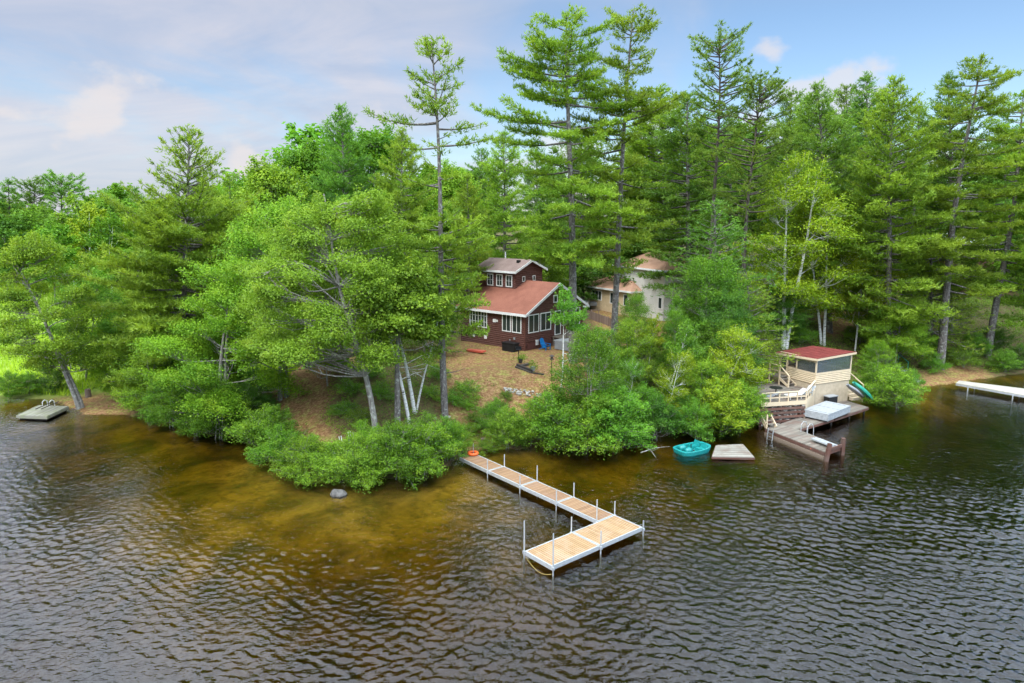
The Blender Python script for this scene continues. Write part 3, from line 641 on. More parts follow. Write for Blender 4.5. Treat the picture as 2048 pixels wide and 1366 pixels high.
# porch deck and stair on the gable side
b = MB(**HF); b.box(-1.7, -.08, 3.9, 7.0, 4.2, 4.3)
for q in (3.95, 5.4, 6.9): b.box(-1.7, -1.6, q, q+.1, Z0-.5, 5.15); b.box(-.25, -.15, q, q+.1, Z0-.5, 4.2)
b.box(-1.69, -1.61, 3.95, 7, 5.1, 5.18)
for i in range(24): q = 4.05+i*.122; b.box(-1.67, -1.63, q, q+.04, 4.3, 5.1)
for i in range(4): b.box(-1.7-.28*(i+1), -1.7-.28*i, 5.5, 6.5, 4.0-.2*i, 4.05-.2*i)
b.build('porch_deck', 'grey_wood', house)

# things round the house
def wp(px, py, z): return G(px, py, z)
def frame(px, py, z=None, ang=0):
    q = G(px, py, 0) if z == 0 else None
    if q is None:
        Yv = yg(px, py); q = A(px, py, Yv)
        if z is not None: q = G(px, py, z)
    return dict(o=(q.x, q.y, q.z), u=(math.cos(R(ang)), math.sin(R(ang)), 0), v=(-math.sin(R(ang)), math.cos(R(ang)), 0))
def rooted(fr, name, label, cat, group=None): return thing(name, fr['o'], label, cat, group)
# black storage box with lid
fr = dict(o=tuple(C0+EA*1.15-EB*.75+Vector((0, 0, gh(*(C0+EA*1.15-EB*.75)[:2])-3.4))), u=EA, v=EB)
t = rooted(fr, 'storage_box', 'black lidded storage box against the brown house wall', 'box')
b = MB(**fr); b.box(-.75, .75, -.35, .35, 0, .72); b.build('body', 'black', t); b = MB(**fr); b.box(-.8, .8, -.4, .4, .722, .82); b.build('lid', 'black', t)
# blue chair
q = C0+EB*1.9-EA*.9; fr = dict(o=(q.x, q.y, gh(q.x, q.y)), u=EB, v=EA)
t = rooted(fr, 'garden_chair', 'blue plastic adirondack chair beside the house corner', 'chair')
b = MB(**fr); b.hexa([b.p(-.28, -.35, .38), b.p(.28, -.35, .38), b.p(.28, .2, .24), b.p(-.28, .2, .24), b.p(-.28, -.35, .42), b.p(.28, -.35, .42), b.p(.28, .2, .28), b.p(-.28, .2, .28)]); b.build('seat', 'blue', t)
b = MB(**fr)
for i in range(5): x = -.28+i*.115; hh = (.95, 1.03, 1.06, 1.03, .95)[i]; b.hexa([b.p(x, .18, .25), b.p(x+.1, .18, .25), b.p(x+.1, .22, .25), b.p(x, .22, .25), b.p(x, .48, hh), b.p(x+.1, .48, hh), b.p(x+.1, .52, hh), b.p(x, .52, hh)])
b.build('backrest', 'blue', t)
for s_ in (-.36, .28):
    b = MB(**fr); b.box(s_-.02, s_+.1, -.4, .35, .54, .57); b.build('armrest', 'blue', t)
    b = MB(**fr); b.box(s_, s_+.07, -.36, -.29, 0, .538); b.build('leg', 'blue', t)
    b = MB(**fr); b.hexa([b.p(s_, .5, 0), b.p(s_+.06, .5, 0), b.p(s_+.06, .6, 0), b.p(s_, .6, 0), b.p(s_, -.3, .3), b.p(s_+.06, -.3, .3), b.p(s_+.06, -.22, .4), b.p(s_, -.22, .4)]); b.build('leg', 'blue', t)
# grey slatted deck box / hot tub by the porch
q = C0+EB*3.6-EA*2.3; fr = dict(o=(q.x, q.y, gh(q.x, q.y)), u=EB, v=EA)
t = rooted(fr, 'hot_tub', 'square grey slatted tub standing by the porch', 'hot tub')
b = MB(**fr); b.box(-.95, .95, -.9, .9, .05, .8)
for i in range(15): x = -.94+i*.127; b.box(x, x+.1, -.925, -.9, .05, .8)
for i in range(14): x = -.88+i*.127; b.box(-.975, -.95, x, x+.1, .05, .8)
b.build('cabinet', 'grey', t); b = MB(**fr); b.box(-1.0, 1.0, -.96, .96, .802, .9); b.build('lid', 'grey', t)
# pedestal grill
fr = frame(1037, 722); t = rooted(fr, 'park_grill', 'black pedestal grill at the end of the timber bed', 'grill')
b = MB(**fr); b.tube([b.p(0, 0, 0), b.p(0, 0, 1.0)], .04); b.build('post', 'black', t); b = MB(**fr); b.box(-.25, .25, -.2, .2, 1.0, 1.05); b.box(-.25, -.22, -.2, .2, 1.05, 1.25); b.box(.22, .25, -.2, .2, 1.05, 1.25); b.box(-.22, .22, .17, .2, 1.05, 1.25); b.build('fire_box', 'black', t)
# timber edged bed
pa, pb, pc = [A(*p, yg(*p)) for p in ((1032, 736), (1062, 748), (1088, 752))]
t = thing('garden_bed', tuple(pa), 'low dark timber edging of the flower bed on the lawn', 'garden edging')
for i, (p0, p1) in enumerate(((pa, pb), (pb, pc), (pa, pa+EB*1.6), (pa+Vector((.1, .1, .17)), pb+Vector((.1, .1, .17))))):
    b = MB(seed=i); b.bar(p0+Vector((0, 0, .08)), p1+Vector((0, 0, .09)), .18, .17); b.build('timber', 'dark_wood', t)
# two flower pots
for (px, py, lab) in ((1041, 728, 'round pot of yellow flowers on the corner of the timber bed'), (1066, 744, 'grey pot with a leafy plant on the timber bed')):
    fr = frame(px, py); t = rooted(fr, 'flower_pot', lab, 'flower pot', 'flower pots on the garden bed')
    b = MB(**fr); b.tube([b.p(0, 0, .1), b.p(0, 0, .45)], [.14, .22], 12); b.build('pot', 'dark_wood' if 'yellow' in lab else 'grey', t)
    rng = np.random.default_rng(px); c = np.array([[0, 0, .65]])+rng.normal(0, .14, (16, 3)); P, tt = leaves(rng, c, 20, .14, .8, .05, np.full(16, .5))
    o = put(bpy.data.objects.new('plant', mesh_faces('pot_plant', P, tt, M['shrub'])), t); o['kind'] = 'stuff'
    if 'yellow' in lab:
        P, tt = leaves(rng, c+[0, 0, .12], 5, .12, .6, .045, np.full(16, .5)); o = put(bpy.data.objects.new('flowers', mesh_faces('pot_flowers', P, tt, M['yellow'])), t); o['kind'] = 'stuff'
# bird feeder
fr = frame(1103, 762); t = rooted(fr, 'bird_feeder', 'small dark bird feeder on a thin pole by the timber bed', 'bird feeder')
b = MB(**fr); b.tube([b.p(0, 0, 0), b.p(0, 0, 1.75)], .03); b.build('pole', 'black', t); b = MB(**fr); b.box(-.16, .16, -.16, .16, 1.75, 1.79); b.box(-.09, .09, -.09, .09, 1.79, 2.0); b.tube([b.p(0, 0, 2.0), b.p(0, 0, 2.14)], [.24, .02], 8); b.build('feeder', 'dark_wood', t)
# red sled / upturned red boat beside the left side of the house
fr = frame(953, 706, ang=-30); t = MB(**fr)
t.prism([t.p(-.95, -.28, .12), t.p(.75, -.32, .12), t.p(1.05, 0, .2), t.p(.75, .32, .12), t.p(-.95, .28, .12)], (0, 0, .16)); o = t.build('sled', 'red_float'); tag(o, 'long red plastic sled lying on the ground left of the brown house', 'sled')
# gable side fence running back to the neighbour
def fence_run(p0, p1, h, mat, label, cat='fence', post=2.2, gap=.02, name='board_fence'):
    z0 = gh(p0.x, p0.y); t = thing(name, (p0.x, p0.y, z0), label, cat); L = (p1-p0).length; d = (p1-p0)/L; b = MB(seed=4); n = int(L/.15)
    for i in range(n):
        q = p0+d*(i*.15); z = gh(q.x, q.y); nrm = Vector((-d.y, d.x, 0)); b.hexa([Vector((q.x, q.y, z))+d*a+nrm*c+Vector((0, 0, e)) for e in (-.2, h+.03*b.r.random()) for a, c in ((0, 0), (.15-gap, 0), (.15-gap, .025), (0, .025))])
    b.build('boards', mat, t)
    for i in range(int(L/post)+1):
        q = p0+d*min(L, i*post); z = gh(q.x, q.y); b = MB(); b.box(0, 1, 0, 1, 0, 1) if False else b.bar((q.x, q.y, z-.3), (q.x, q.y, z+h+.1), .1); b.build('post', mat, t)
    return t
p0 = A(1168, 634, yg(1168, 634)); p1 = A(1244, 668, yg(1244, 662))
fence_run(Vector((p0.x, p0.y, 0)), Vector((p1.x, p1.y, 0)), .95, 'fence_wood', 'brown board fence between the brown house and the cream house')
# low rail beside the neighbour's yard
fr = frame(1190, 632); t = rooted(fr, 'saw_horse', 'low wooden rail on posts in the neighbouring yard', 'rail')
b = MB(**fr); b.box(-.6, .6, -.04, .04, .72, .8); b.build('rail', 'fence_wood', t)
for x in (-.5, .42):
    b = MB(**fr); b.box(x, x+.08, -.04, .04, 0, .718); b.build('post', 'fence_wood', t)
# stone pile on the lawn edge
rng = np.random.default_rng(7); base = A(1048, 792, yg(1048, 792)); b = None
def stone(loc, r, mat, name, label, cat, seed, group=None, sq=(1, 1, .65)):
    rr = np.random.default_rng(seed); import bmesh
    bm = bmesh.new(); bmesh.ops.create_icosphere(bm, subdivisions=3, radius=1); k = rr.normal(0, 1, (7, 3)); ph = rr.uniform(0, 6, 7)
    for v in bm.verts:
        n_ = np.array(v.co); d = 1+sum(.06*math.sin(n_ @ k[i]*2.2+ph[i]) for i in range(7)); v.co *= d; v.co.x *= sq[0]; v.co.y *= sq[1]; v.co.z = max(v.co.z, -.6)*sq[2]; v.co *= r
    me = bpy.data.meshes.new(name); bm.to_mesh(me); bm.free(); me.materials.append(M[mat]); me.polygons.foreach_set('use_smooth', [True]*len(me.polygons))
    o = put(bpy.data.objects.new(name, me)); o.location = loc; return tag(o, label, cat, group)
Vp = []; Fp = []
import bmesh
bm = bmesh.new()
for i in range(60):
    f = rng.uniform(-1, 1); q = base+Vector((f*1.5, rng.uniform(-.25, .25)-f*.3, 0)); r_ = rng.uniform(.06, .14); z = gh(q.x, q.y)+r_*.5+max(0, rng.normal(0, .05))
    ret = bmesh.ops.create_icosphere(bm, subdivisions=1, radius=r_, matrix=Matrix.Translation((q.x-base.x, q.y-base.y, z-base.z)) @ Matrix.Diagonal((1, rng.uniform(.6, 1), rng.uniform(.5, .9), 1)))
me = bpy.data.meshes.new('stone_edging'); bm.to_mesh(me); bm.free(); me.materials.append(M['stones']); o = put(bpy.data.objects.new('stone_pile', me)); o.location = base
tag(o, 'pile of small pale stones at the lower edge of the lawn', 'stones', kind='stuff')
stone(G(676, 990, -.02), .42, 'rock', 'boulder', 'dark grey boulder sitting in the shallow water below the front bushes', 'rock', 3, sq=(1.15, .8, .75))
for i, (px, py, r_, lab) in enumerate(((870, 838, .16, 'small pale stone beside the foot of the tall sparse pine'), (897, 836, .2, 'pale stone right of the foot of the tall sparse pine'), (883, 858, .14, 'pale stone half hidden in the shrubs behind the front bushes'))):
    q = A(px, py, yg(px, py)); stone(q+Vector((0, 0, r_*.3)), r_, 'stones', 'stone', lab, 'rock', 20+i)
# picnic table under the trees
fr = frame(668, 745, ang=25); t = rooted(fr, 'picnic_table', 'brown wooden picnic table in the shade above the needle covered path', 'picnic table')
b = MB(**fr)
for i in range(5): b.box(-.9, .9, -.36+i*.145, -.36+i*.145+.135, .72, .76)
b.build('table_top', 'cedar', t)
for s_ in (-.8, .55):
    b = MB(**fr); b.box(-.9, .9, s_, s_+.25, .43, .47); b.build('bench', 'cedar', t)
for x in (-.65, .6):
    for s_ in (-1, 1):
        b = MB(**fr); b.bar(b.p(x, s_*.25, .72), b.p(x, s_*.6, 0), .09, .05); b.build('leg', 'cedar', t)
    b = MB(**fr); b.bar(b.p(x+.05, -.75, .4), b.p(x+.05, .75, .4), .05, .09); b.build('brace', 'cedar', t)
# white posts standing in the bushes, a stump post by the dock
for i, (px, py) in enumerate(((684, 905), (702, 896))):
    q = A(px, py, yg(px, py))
    t = thing('ladder_rail', tuple(q), ('left' if i == 0 else 'right')+' one of two white hand rails rising out of the front bushes', 'hand rail', 'hand rails in the front bushes')
    b = MB(); b.tube([q+Vector((0, 0, -.2)), q+Vector((-.12, -.1, 1.1))], .03); b.tube([q+Vector((.14, 0, -.2)), q+Vector((.02, -.1, 1.15))], .03); b.build('rail', 'white', t)
q = A(968, 897, yg(968, 897)); b = MB(); b.tube([q+Vector((0, 0, -.3)), q+Vector((-.05, -.05, .75))], [.2, .17], 10); o = b.build('stump', 'log_wood'); tag(o, 'grey tree stump on the bank just right of the dock end', 'stump')

# ------------------------------------------------------------------ main dock
DU = Vector((math.cos(-.881), math.sin(-.881), 0)); DV = Vector((math.sin(-.881), -math.cos(-.881), 0))
DO = G(1007.6, 932.3, .45)-DU*3.05; DO.z = 0
DF = dict(o=DO, u=DU, v=DV)
dock = thing('main_dock', (DO.x, DO.y, 0), 'long L shaped cedar and aluminium dock reaching from the shore into open water', 'dock')
ZD = .45
def deck_section(u0, u1, v0, v1, along, mat, mb_seed, parent=dock, label=None):
    b = MB(**DF, seed=mb_seed); e = .07; h = .2
    b.box(u0, u1, v0, v0+e, ZD-h, ZD); b.box(u0, u1, v1-e, v1, ZD-h, ZD); b.box(u0, u0+e, v0+e, v1-e, ZD-h, ZD); b.box(u1-e, u1, v0+e, v1-e, ZD-h, ZD); fo = b.build('frame', 'alu', parent)
    b = MB(**DF, seed=mb_seed+50); g_ = .02
    if along == 'v':
        n = round((u1-u0-2*e)/.14); st = (u1-u0-2*e)/n
        for i in range(n): b.box(u0+e+i*st+g_/2, u0+e+(i+1)*st-g_/2, v0+e+.002, v1-e-.002, ZD-.04, ZD-.003)
    else:
        n = round((v1-v0-2*e)/.14); st = (v1-v0-2*e)/n
        for i in range(n): b.box(u0+e+.002, u1-e-.002, v0+e+i*st+g_/2, v0+e+(i+1)*st-g_/2, ZD-.04, ZD-.003)
    o = b.build('decking', mat, fo); return fo
for i in range(4): deck_section(i*3.05+.012, (i+1)*3.05-.012, 0, 1.22, 'v', 'cedar', i)
PW = 1.86
for i in range(2): deck_section(12.2+.012, 12.2+PW, i*3.08+.01, (i+1)*3.08-.01, 'u', 'cedar_pale', 10+i)
posts = [(3.05, -.05, .75), (6.1, -.05, .9), (9.15, -.05, .78), (12.15, -.05, .7), (3.05, 1.27, .68), (6.1, 1.27, .6), (9.15, 1.27, .68), (12.13, 1.27, 1.15),
         (12.2+PW+.05, .02, .36), (12.2+PW+.05, 3.08, .75), (12.2+PW+.05, 6.12, 1.55), (12.15, 3.08, .75), (12.15, 6.12, 1.45)]
for u_, v_, hh in posts:
    b = MB(**DF); b.tube([b.p(u_, v_, -.7), b.p(u_, v_, ZD+hh)], .032, 8); o = b.build('post', 'alu', dock)
    b = MB(**DF); b.box(u_-.06, u_+.06, v_-.05, v_+.05, ZD-.17, ZD-.03); b.build('bracket', 'alu', o)
q0 = MB(**DF).p(12.25, 6.1, .1); q1 = MB(**DF).p(14.05, 6.15, .05)
b = MB(); b.tube([q0+(q1-q0)*f+Vector((0, -.45*math.sin(f*3.14), -.06*math.sin(f*3.14)+.02)) for f in np.linspace(0, 1, 9)], .014, 6); o = b.build('rope', 'yellow'); tag(o, 'yellow rope floating between the outer corner posts of the dock', 'rope')
q = G(946, 909, ZD+.02); t = thing('life_ring', tuple(q), 'orange life ring lying on the shore end of the dock', 'life ring')
import bmesh
bm = bmesh.new(); rings = []
for i in range(28):
    a = i*2*math.pi/28; ring = []
    for j in range(10):
        p_ = j*2*math.pi/10; ring.append(bm.verts.new(((.29+.09*math.cos(p_))*math.cos(a), (.29+.09*math.cos(p_))*math.sin(a), .09+.09*math.sin(p_))))
    rings.append(ring)
for i in range(28):
    for j in range(10): bm.faces.new((rings[i][j], rings[(i+1) % 28][j], rings[(i+1) % 28][(j+1) % 10], rings[i][(j+1) % 10]))
me = bpy.data.meshes.new('life_ring'); bm.to_mesh(me); bm.free(); me.materials.append(M['orange']); me.polygons.foreach_set('use_smooth', [True]*len(me.polygons)); put(bpy.data.objects.new('ring', me), t)
b = MB(); b.tube([q+Vector((.02, .05, -.5)), q+Vector((.02, .05, .75))], .03); o = b.build('mooring_pole', 'galv'); tag(o, 'short metal pole standing inside the orange life ring', 'pole')

# ------------------------------------------------------------------ boathouse by the water
BO = Vector((24.62, 53.96, 0)); BU = Vector((math.sin(R(64.8)), math.cos(R(64.8)), 0)); BV = Vector((-math.sin(R(25.2)), math.cos(R(25.2)), 0))
BF = dict(o=BO, u=BU, v=BV)
bh = thing('boathouse', (BO.x, BO.y, .5), 'small beige boathouse with screened upper room and flat red roof above the water', 'boathouse')
LW, DW = 4.1, 3.9; BZ0 = .55; BZ1 = 2.25; SI = 3.15; TB = 4.0
b = MB(**BF); b.box(.08, LW-.08, .08, DW, 0.2, BZ1)
n = 26
for i in range(n): x = .06+i*(LW-.12)/n; b.box(x+.008, x+(LW-.12)/n-.008, .05, .08, .2, BZ1)
for i in range(22): y = .08+i*.17; b.box(.05, .08, y+.008, y+.162, .2, BZ1)
b.build('lower_wall', 'tan_dull', bh)
b = MB(**BF); b.box(.04, LW-.04, .04, DW, BZ1+.002, SI)
siding(b, 'a', 0, LW, BZ1, SI, .04, pitch=.15, depth=.05, inward=-1); siding(b, 'b', 0, DW, BZ1, SI, .04, pitch=.15, depth=.05, inward=-1); b.build('siding', 'tan', bh)
def rz(u_): return 4.42+.33*(u_/LW)
RZ = lambda u_, v_: 4.38+.045*u_-.05*v_
b = MB(**BF)
pos = [(0, 0), (LW-.1, 0), (0, 1.95), (0, 2.95), (0, DW-.1), (LW-.1, DW-.1)]
for x, y in pos: b.box(x, x+.1, y, y+.1, SI, RZ(x, y))
b.box(.1, LW-.1, .0, .1, SI, SI+.06); b.box(0, .1, .1, DW-.1, SI, SI+.06)
b.hexa([b.p(.1, 0, RZ(0, 0)-.16), b.p(LW-.1, 0, RZ(LW, 0)-.16), b.p(LW-.1, .1, RZ(LW, 0)-.16), b.p(.1, .1, RZ(0, 0)-.16), b.p(.1, 0, RZ(0, 0)), b.p(LW-.1, 0, RZ(LW, 0)), b.p(LW-.1, .1, RZ(LW, 0)), b.p(.1, .1, RZ(0, 0))])
b.box(0, .1, .1, DW-.1, RZ(0, 0)-.3, RZ(0, 0)-.002); b.box(.1, LW-.1, DW-.1, DW, SI, SI+1.1)
b.build('post_frame', 'tan_wood', bh)
b = MB(**BF)
b.hexa([b.p(.1, .045, SI+.06), b.p(LW-.1, .045, SI+.06), b.p(LW-.1, .055, SI+.06), b.p(.1, .055, SI+.06), b.p(.1, .045, RZ(0, 0)-.16), b.p(LW-.1, .045, RZ(LW, 0)-.16), b.p(LW-.1, .055, RZ(LW, 0)-.16), b.p(.1, .055, RZ(0, 0)-.16)]); b.build('screen', 'screen', bh)
b = MB(**BF); b.box(.045, .055, .1, 1.95, SI+.06, RZ(0, 0)-.3); b.build('screen', 'screen', bh)
b = MB(**BF); b.box(-.03, .0, 2.98, 3.06, BZ1+.25, 4.1); b.box(-.03, 0, 3.62, 3.7, BZ1+.25, 4.1); b.box(-.03, 0, 3.06, 3.62, 4.02, 4.1); b.box(-.03, 0, 3.06, 3.62, 3.2, 3.28); b.box(-.03, 0, 3.06, 3.62, BZ1+.25, BZ1+.4); dr = b.build('door', 'tan_wood', bh)
b = MB(**BF); b.box(-.02, -.01, 3.07, 3.61, BZ1+.41, 4.01); b.build('screen', 'screen', dr)
b = MB(**BF); e = .2
def rq(x, y, dz): return b.p(x, y, RZ(x, y)+dz)
b.hexa([rq(-e, -e, .03), rq(LW+e, -e, .03), rq(LW+e, DW+.2, .03), rq(-e, DW+.2, .03), rq(-e, -e, .09), rq(LW+e, -e, .09), rq(LW+e, DW+.2, .09), rq(-e, DW+.2, .09)])
for i in range(9): y = -e+i*(DW+.2+e)/8; b.hexa([rq(-e, y-.015, .092), rq(LW+e, y-.015, .092), rq(LW+e, y+.015, .092), rq(-e, y+.015, .092), rq(-e, y-.015, .12), rq(LW+e, y-.015, .12), rq(LW+e, y+.015, .12), rq(-e, y+.015, .12)])
b.build('roof', 'red_metal', bh)
b = MB(**BF)
for (x0, y0, x1, y1) in ((-e, -e-.03, LW+e, -e-.002), (-e-.03, -e, -e-.002, DW+.2)):
    b.hexa([rq(x0, y0, -.10), rq(x1, y0, -.10), rq(x1, y1, -.10), rq(x0, y1, -.10), rq(x0, y0, .07), rq(x1, y0, .07), rq(x1, y1, .07), rq(x0, y1, .07)])
b.build('fascia', 'tan_wood', bh)
b = MB(**BF); b.box(1.0, 2.0, 1.2, 2.0, SI-.2, SI-.1); b.box(.9, 1.0, 1.4, 1.5, 2.3, SI+.4); b.box(1.2, 2.4, 2.8, 3.3, 2.3, SI+.1); b.build('room_furniture', 'white', bh)
# upper deck of the boathouse
P1 = Vector((18.75, 49.75, 0)); P2 = Vector((22.45, 50.53, 0)); P3 = BO.copy(); P4 = BO+BV*3.6; P5 = Vector((17.5, 54.5, 0))
UD = 1.78
t = thing('upper_deck', (P2.x, P2.y, 0), 'raised grey board deck with beige railing left of the boathouse', 'deck')
def board_floor(mb, poly, z, th, d, wdt=.14, gap=.012):
    """boards of direction d clipped to a convex polygon"""
    d = Vector(d).normalized(); nrm = Vector((-d.y, d.x, 0)); c = [(q.x*nrm.x+q.y*nrm.y, q.x*d.x+q.y*d.y) for q in poly]; lo = min(x for x, _ in c); hi = max(x for x, _ in c); x = lo+.01
    def span(v):
        r_ = []
        for i in range(len(c)):
            (a0, b0), (a1, b1) = c[i], c[(i+1) % len(c)]
            if (a0-v)*(a1-v) < 0: r_.append(b0+(b1-b0)*(v-a0)/(a1-a0))
        return (min(r_), max(r_)) if len(r_) >= 2 else None
    while x < hi-.03:
        x1 = min(x+wdt-gap, hi-.005); s0, s1 = span(x+.001), span(x1-.001)
        if s0 and s1:
            P = [nrm*x+d*s0[0], nrm*x1+d*s1[0], nrm*x1+d*s1[1], nrm*x+d*s0[1]]; mb.hexa([Vector((q.x, q.y, z-th)) for q in P]+[Vector((q.x, q.y, z)) for q in P])
        x += wdt
b = MB(seed=3); board_floor(b, [P1, P2, P3, P4, P5], UD, .05, BU); b.build('decking', 'grey_wood', t)
b = MB(seed=5)
n_ = Vector(((P2-P1).y, -(P2-P1).x, 0)).normalized()
for (a, c) in ((P1, P2), (P2, P3)):
    nn = Vector(((c-a).y, -(c-a).x, 0)).normalized(); b.bar(a+nn*.03+Vector((0, 0, UD-.03)), c+nn*.03+Vector((0, 0, UD-.03)), .05, .3)
b.build('rim_board', 'tan_wood', t)
b = MB(seed=6); RL = .82
for (a, c, k) in ((P1, P2, 5), (P2, P3, 4)):
    for i in range(k+(a == P2)):
        q = a+(c-a)*(i/k); b.bar(q+Vector((0, 0, UD)), q+Vector((0, 0, UD+RL)), .08)
    b.bar(a+Vector((0, 0, UD+RL+.03)), c+Vector((0, 0, UD+RL+.03)), .14, .05); b.bar(a+Vector((0, 0, UD+RL*.55)), c+Vector((0, 0, UD+RL*.55)), .04, .09)
b.build('railing', 'tan_wood', t)
# beige panel and the stone filled timber crib below it
b = MB(); nn = Vector(((P3-P2).y, -(P3-P2).x, 0)).normalized(); b.prism([P2+nn*.02+Vector((0, 0, .35)), P3+nn*.02+Vector((0, 0, .35)), P3+nn*.02+Vector((0, 0, UD-.19)), P2+nn*.02+Vector((0, 0, UD-.19))], -nn*.1); b.build('side_panel', 'tan_wood', t)
b = MB(seed=8); nn = Vector(((P2-P1).y, -(P2-P1).x, 0)).normalized()
for i in range(4): z = .35+i*.33; b.bar(P1-(P2-P1)*.05-nn*.05+Vector((0, 0, z)), P2-nn*.05+Vector((0, 0, z)), .18, .16)
for f in (.03, .5, .97): q = P1+(P2-P1)*f-nn*.18; b.bar(q+Vector((0, 0, -.4)), q+Vector((0, 0, UD-.06)), .2)
for i in range(3): z = .35+i*.33; b.bar(P1+Vector((0, 0, z)), P5+Vector((0, 0, z)), .18, .16)
b.build('crib_timbers', 'red_wood', t)
rng = np.random.default_rng(5); bm = bmesh.new(); dd = (P2-P1)
for i in range(420):
    q = P1+dd*rng.uniform(.02, .98)-nn*rng.uniform(.10, .5)+Vector((0, 0, rng.uniform(.1, UD-.25))); bmesh.ops.create_icosphere(bm, subdivisions=1, radius=rng.uniform(.07, .15), matrix=Matrix.Translation(q-Vector((P2.x, P2.y, 0))) @ Matrix.Diagonal((rng.uniform(.7, 1.3), 1, rng.uniform(.6, 1), 1)))
me = bpy.data.meshes.new('crib_stones'); bm.to_mesh(me); bm.free(); me.materials.append(M['stones']); o = put(bpy.data.objects.new('crib_stones', me), t); o['kind'] = 'stuff'
# stair from the upper deck to the boathouse door
t = thing('boathouse_stair', tuple(BO+BV*2.9+Vector((0, 0, UD))), 'beige landing stair with hand rail at the boathouse door', 'stairs')
b = MB(**BF, seed=2); b.box(-1.05, -.06, 2.75, 3.9, BZ1+.12, BZ1+.2)
for i in range(3): b.box(-1.0, -.1, 2.45-.28*i, 2.73-.28*i, UD+.47-.16*i-.0, UD+.51-.16*i)
b.build('treads', 'grey_wood', t)
b = MB(**BF, seed=2)
for x in (-1.05, -.12): b.bar(b.p(x, 2.75, BZ1+.1), b.p(x, 1.75, UD+.05), .05, .2)
for x, y, z0, z1 in ((-1.05, 3.85, UD, BZ1+1.15), (-1.05, 2.75, UD, BZ1+1.15), (-1.05, 1.75, UD, UD+.95)): b.box(x-.05, x+.05, y-.05, y+.05, z0, z1)
b.bar(b.p(-1.05, 3.85, BZ1+1.17), b.p(-1.05, 2.75, BZ1+1.17), .1, .05); b.bar(b.p(-1.05, 2.75, BZ1+1.17), b.p(-1.05, 1.75, UD+.97), .1, .05); b.bar(b.p(-1.05, 3.85, BZ1+.7), b.p(-1.05, 2.75, BZ1+.7), .04, .08)
b.build('hand_rail', 'tan_wood', t)
# loungers stacked on the upper deck and some folded things
def lounger(q, ang, label, mat='white'):
    fr = dict(o=q, u=(math.cos(ang), math.sin(ang), 0), v=(-math.sin(ang), math.cos(ang), 0)); t = thing('deck_lounger', tuple(q), label, 'lounger', 'loungers on the upper deck')
    b = MB(**fr)
    for i in range(9): b.box(-.9+i*.14, -.78+i*.14, -.28, .28, .3, .33)
    b.build('seat', mat, t); b = MB(**fr)
    for i in range(5): b.hexa([b.p(.38+i*.11, -.28, .32+i*.07), b.p(.47+i*.11, -.28, .38+i*.07), b.p(.47+i*.11, .28, .38+i*.07), b.p(.38+i*.11, .28, .32+i*.07), b.p(.37+i*.11, -.28, .35+i*.07), b.p(.46+i*.11, -.28, .41+i*.07), b.p(.46+i*.11, .28, .41+i*.07), b.p(.37+i*.11, .28, .35+i*.07)])
    b.build('backrest', mat, t)
    for x in (-.75, .3):
        for y in (-.27, .23): b = MB(**fr); b.box(x, x+.05, y, y+.04, 0, .3); b.build('leg', mat, t)
lounger(P2+Vector((-.35, 1.05, UD)), R(20), 'white slatted lounger behind the railing, nearest the boathouse')
lounger(P2+Vector((.85, 1.75, UD)), R(45), 'white lounger beside the beige panel, below the boathouse stair', 'float')
lounger(P1+Vector((.9, 1.3, UD)), R(-10), 'grey lounger at the left end of the upper deck', 'cushion')
q = P1+Vector((2.0, 2.4, UD)); t = thing('patio_table', tuple(q), 'dark round patio table on the upper deck beside the loungers', 'table')
b = MB(o=q); b.tube([b.p(0, 0, .68), b.p(0, 0, .72)], .5, 20); b.build('table_top', 'black', t); b = MB(o=q); b.tube([b.p(0, 0, 0), b.p(0, 0, .68)], .05); b.build('leg', 'black', t)
# lower landing and pier
def planked(name, label, cat, poly, z, d, mat, edge='red_wood', post_pts=(), th=.05, rim=.16, postz=-1.6):
    q = poly[0]; t = thing(name, (q.x, q.y, 0), label, cat); b = MB(seed=len(poly)*3+int(q.x)); board_floor(b, poly, z, th, d); b.build('decking', mat, t)
    b = MB(seed=1)
    for i in range(len(poly)): a, c = poly[i], poly[(i+1) % len(poly)]; b.bar(Vector((a.x, a.y, z-th-rim/2)), Vector((c.x, c.y, z-th-rim/2)), .07, rim)
    b.build('rim_board', edge, t)
    for (x, y) in post_pts: b = MB(); b.tube([(x, y, postz), (x, y, z-th-.01)], .08, 8); b.build('post', 'dark_wood', t)
    return t
def g2(px, py, z): return G(px, py, z)
ZL = .5
q = [g2(1548, 848, ZL), g2(1611.6, 855.5, ZL), g2(1667, 838, ZL), g2(1735.7, 814.5, ZL), g2(1694, 803, ZL), Vector((24.6, 53.8, ZL)), Vector((22.5, 50.6, ZL))]
qa = [g2(1552, 850, ZL), g2(1596, 859, ZL), g2(1668, 837, ZL), Vector((25.8, 54.45, ZL)), Vector((24.6, 53.8, ZL)), Vector((22.5, 50.4, ZL))]
planked('landing', 'weathered grey landing below the beige panel, in front of the stone crib', 'dock', qa, ZL, (g2(1735.7, 813.8, ZL)-g2(1611.6, 855.5, ZL)), 'grey_wood', post_pts=[(g2(1600, 856, ZL).x, g2(1600, 856, ZL).y+.1), (g2(1664, 837, ZL).x, g2(1664, 837, ZL).y+.1)])
qb = [g2(1669, 837, ZL+.004), g2(1737, 814.5, ZL+.004), g2(1694, 801, ZL+.004), Vector((26.3, 54.7, ZL)), Vector((25.86, 54.5, ZL))]
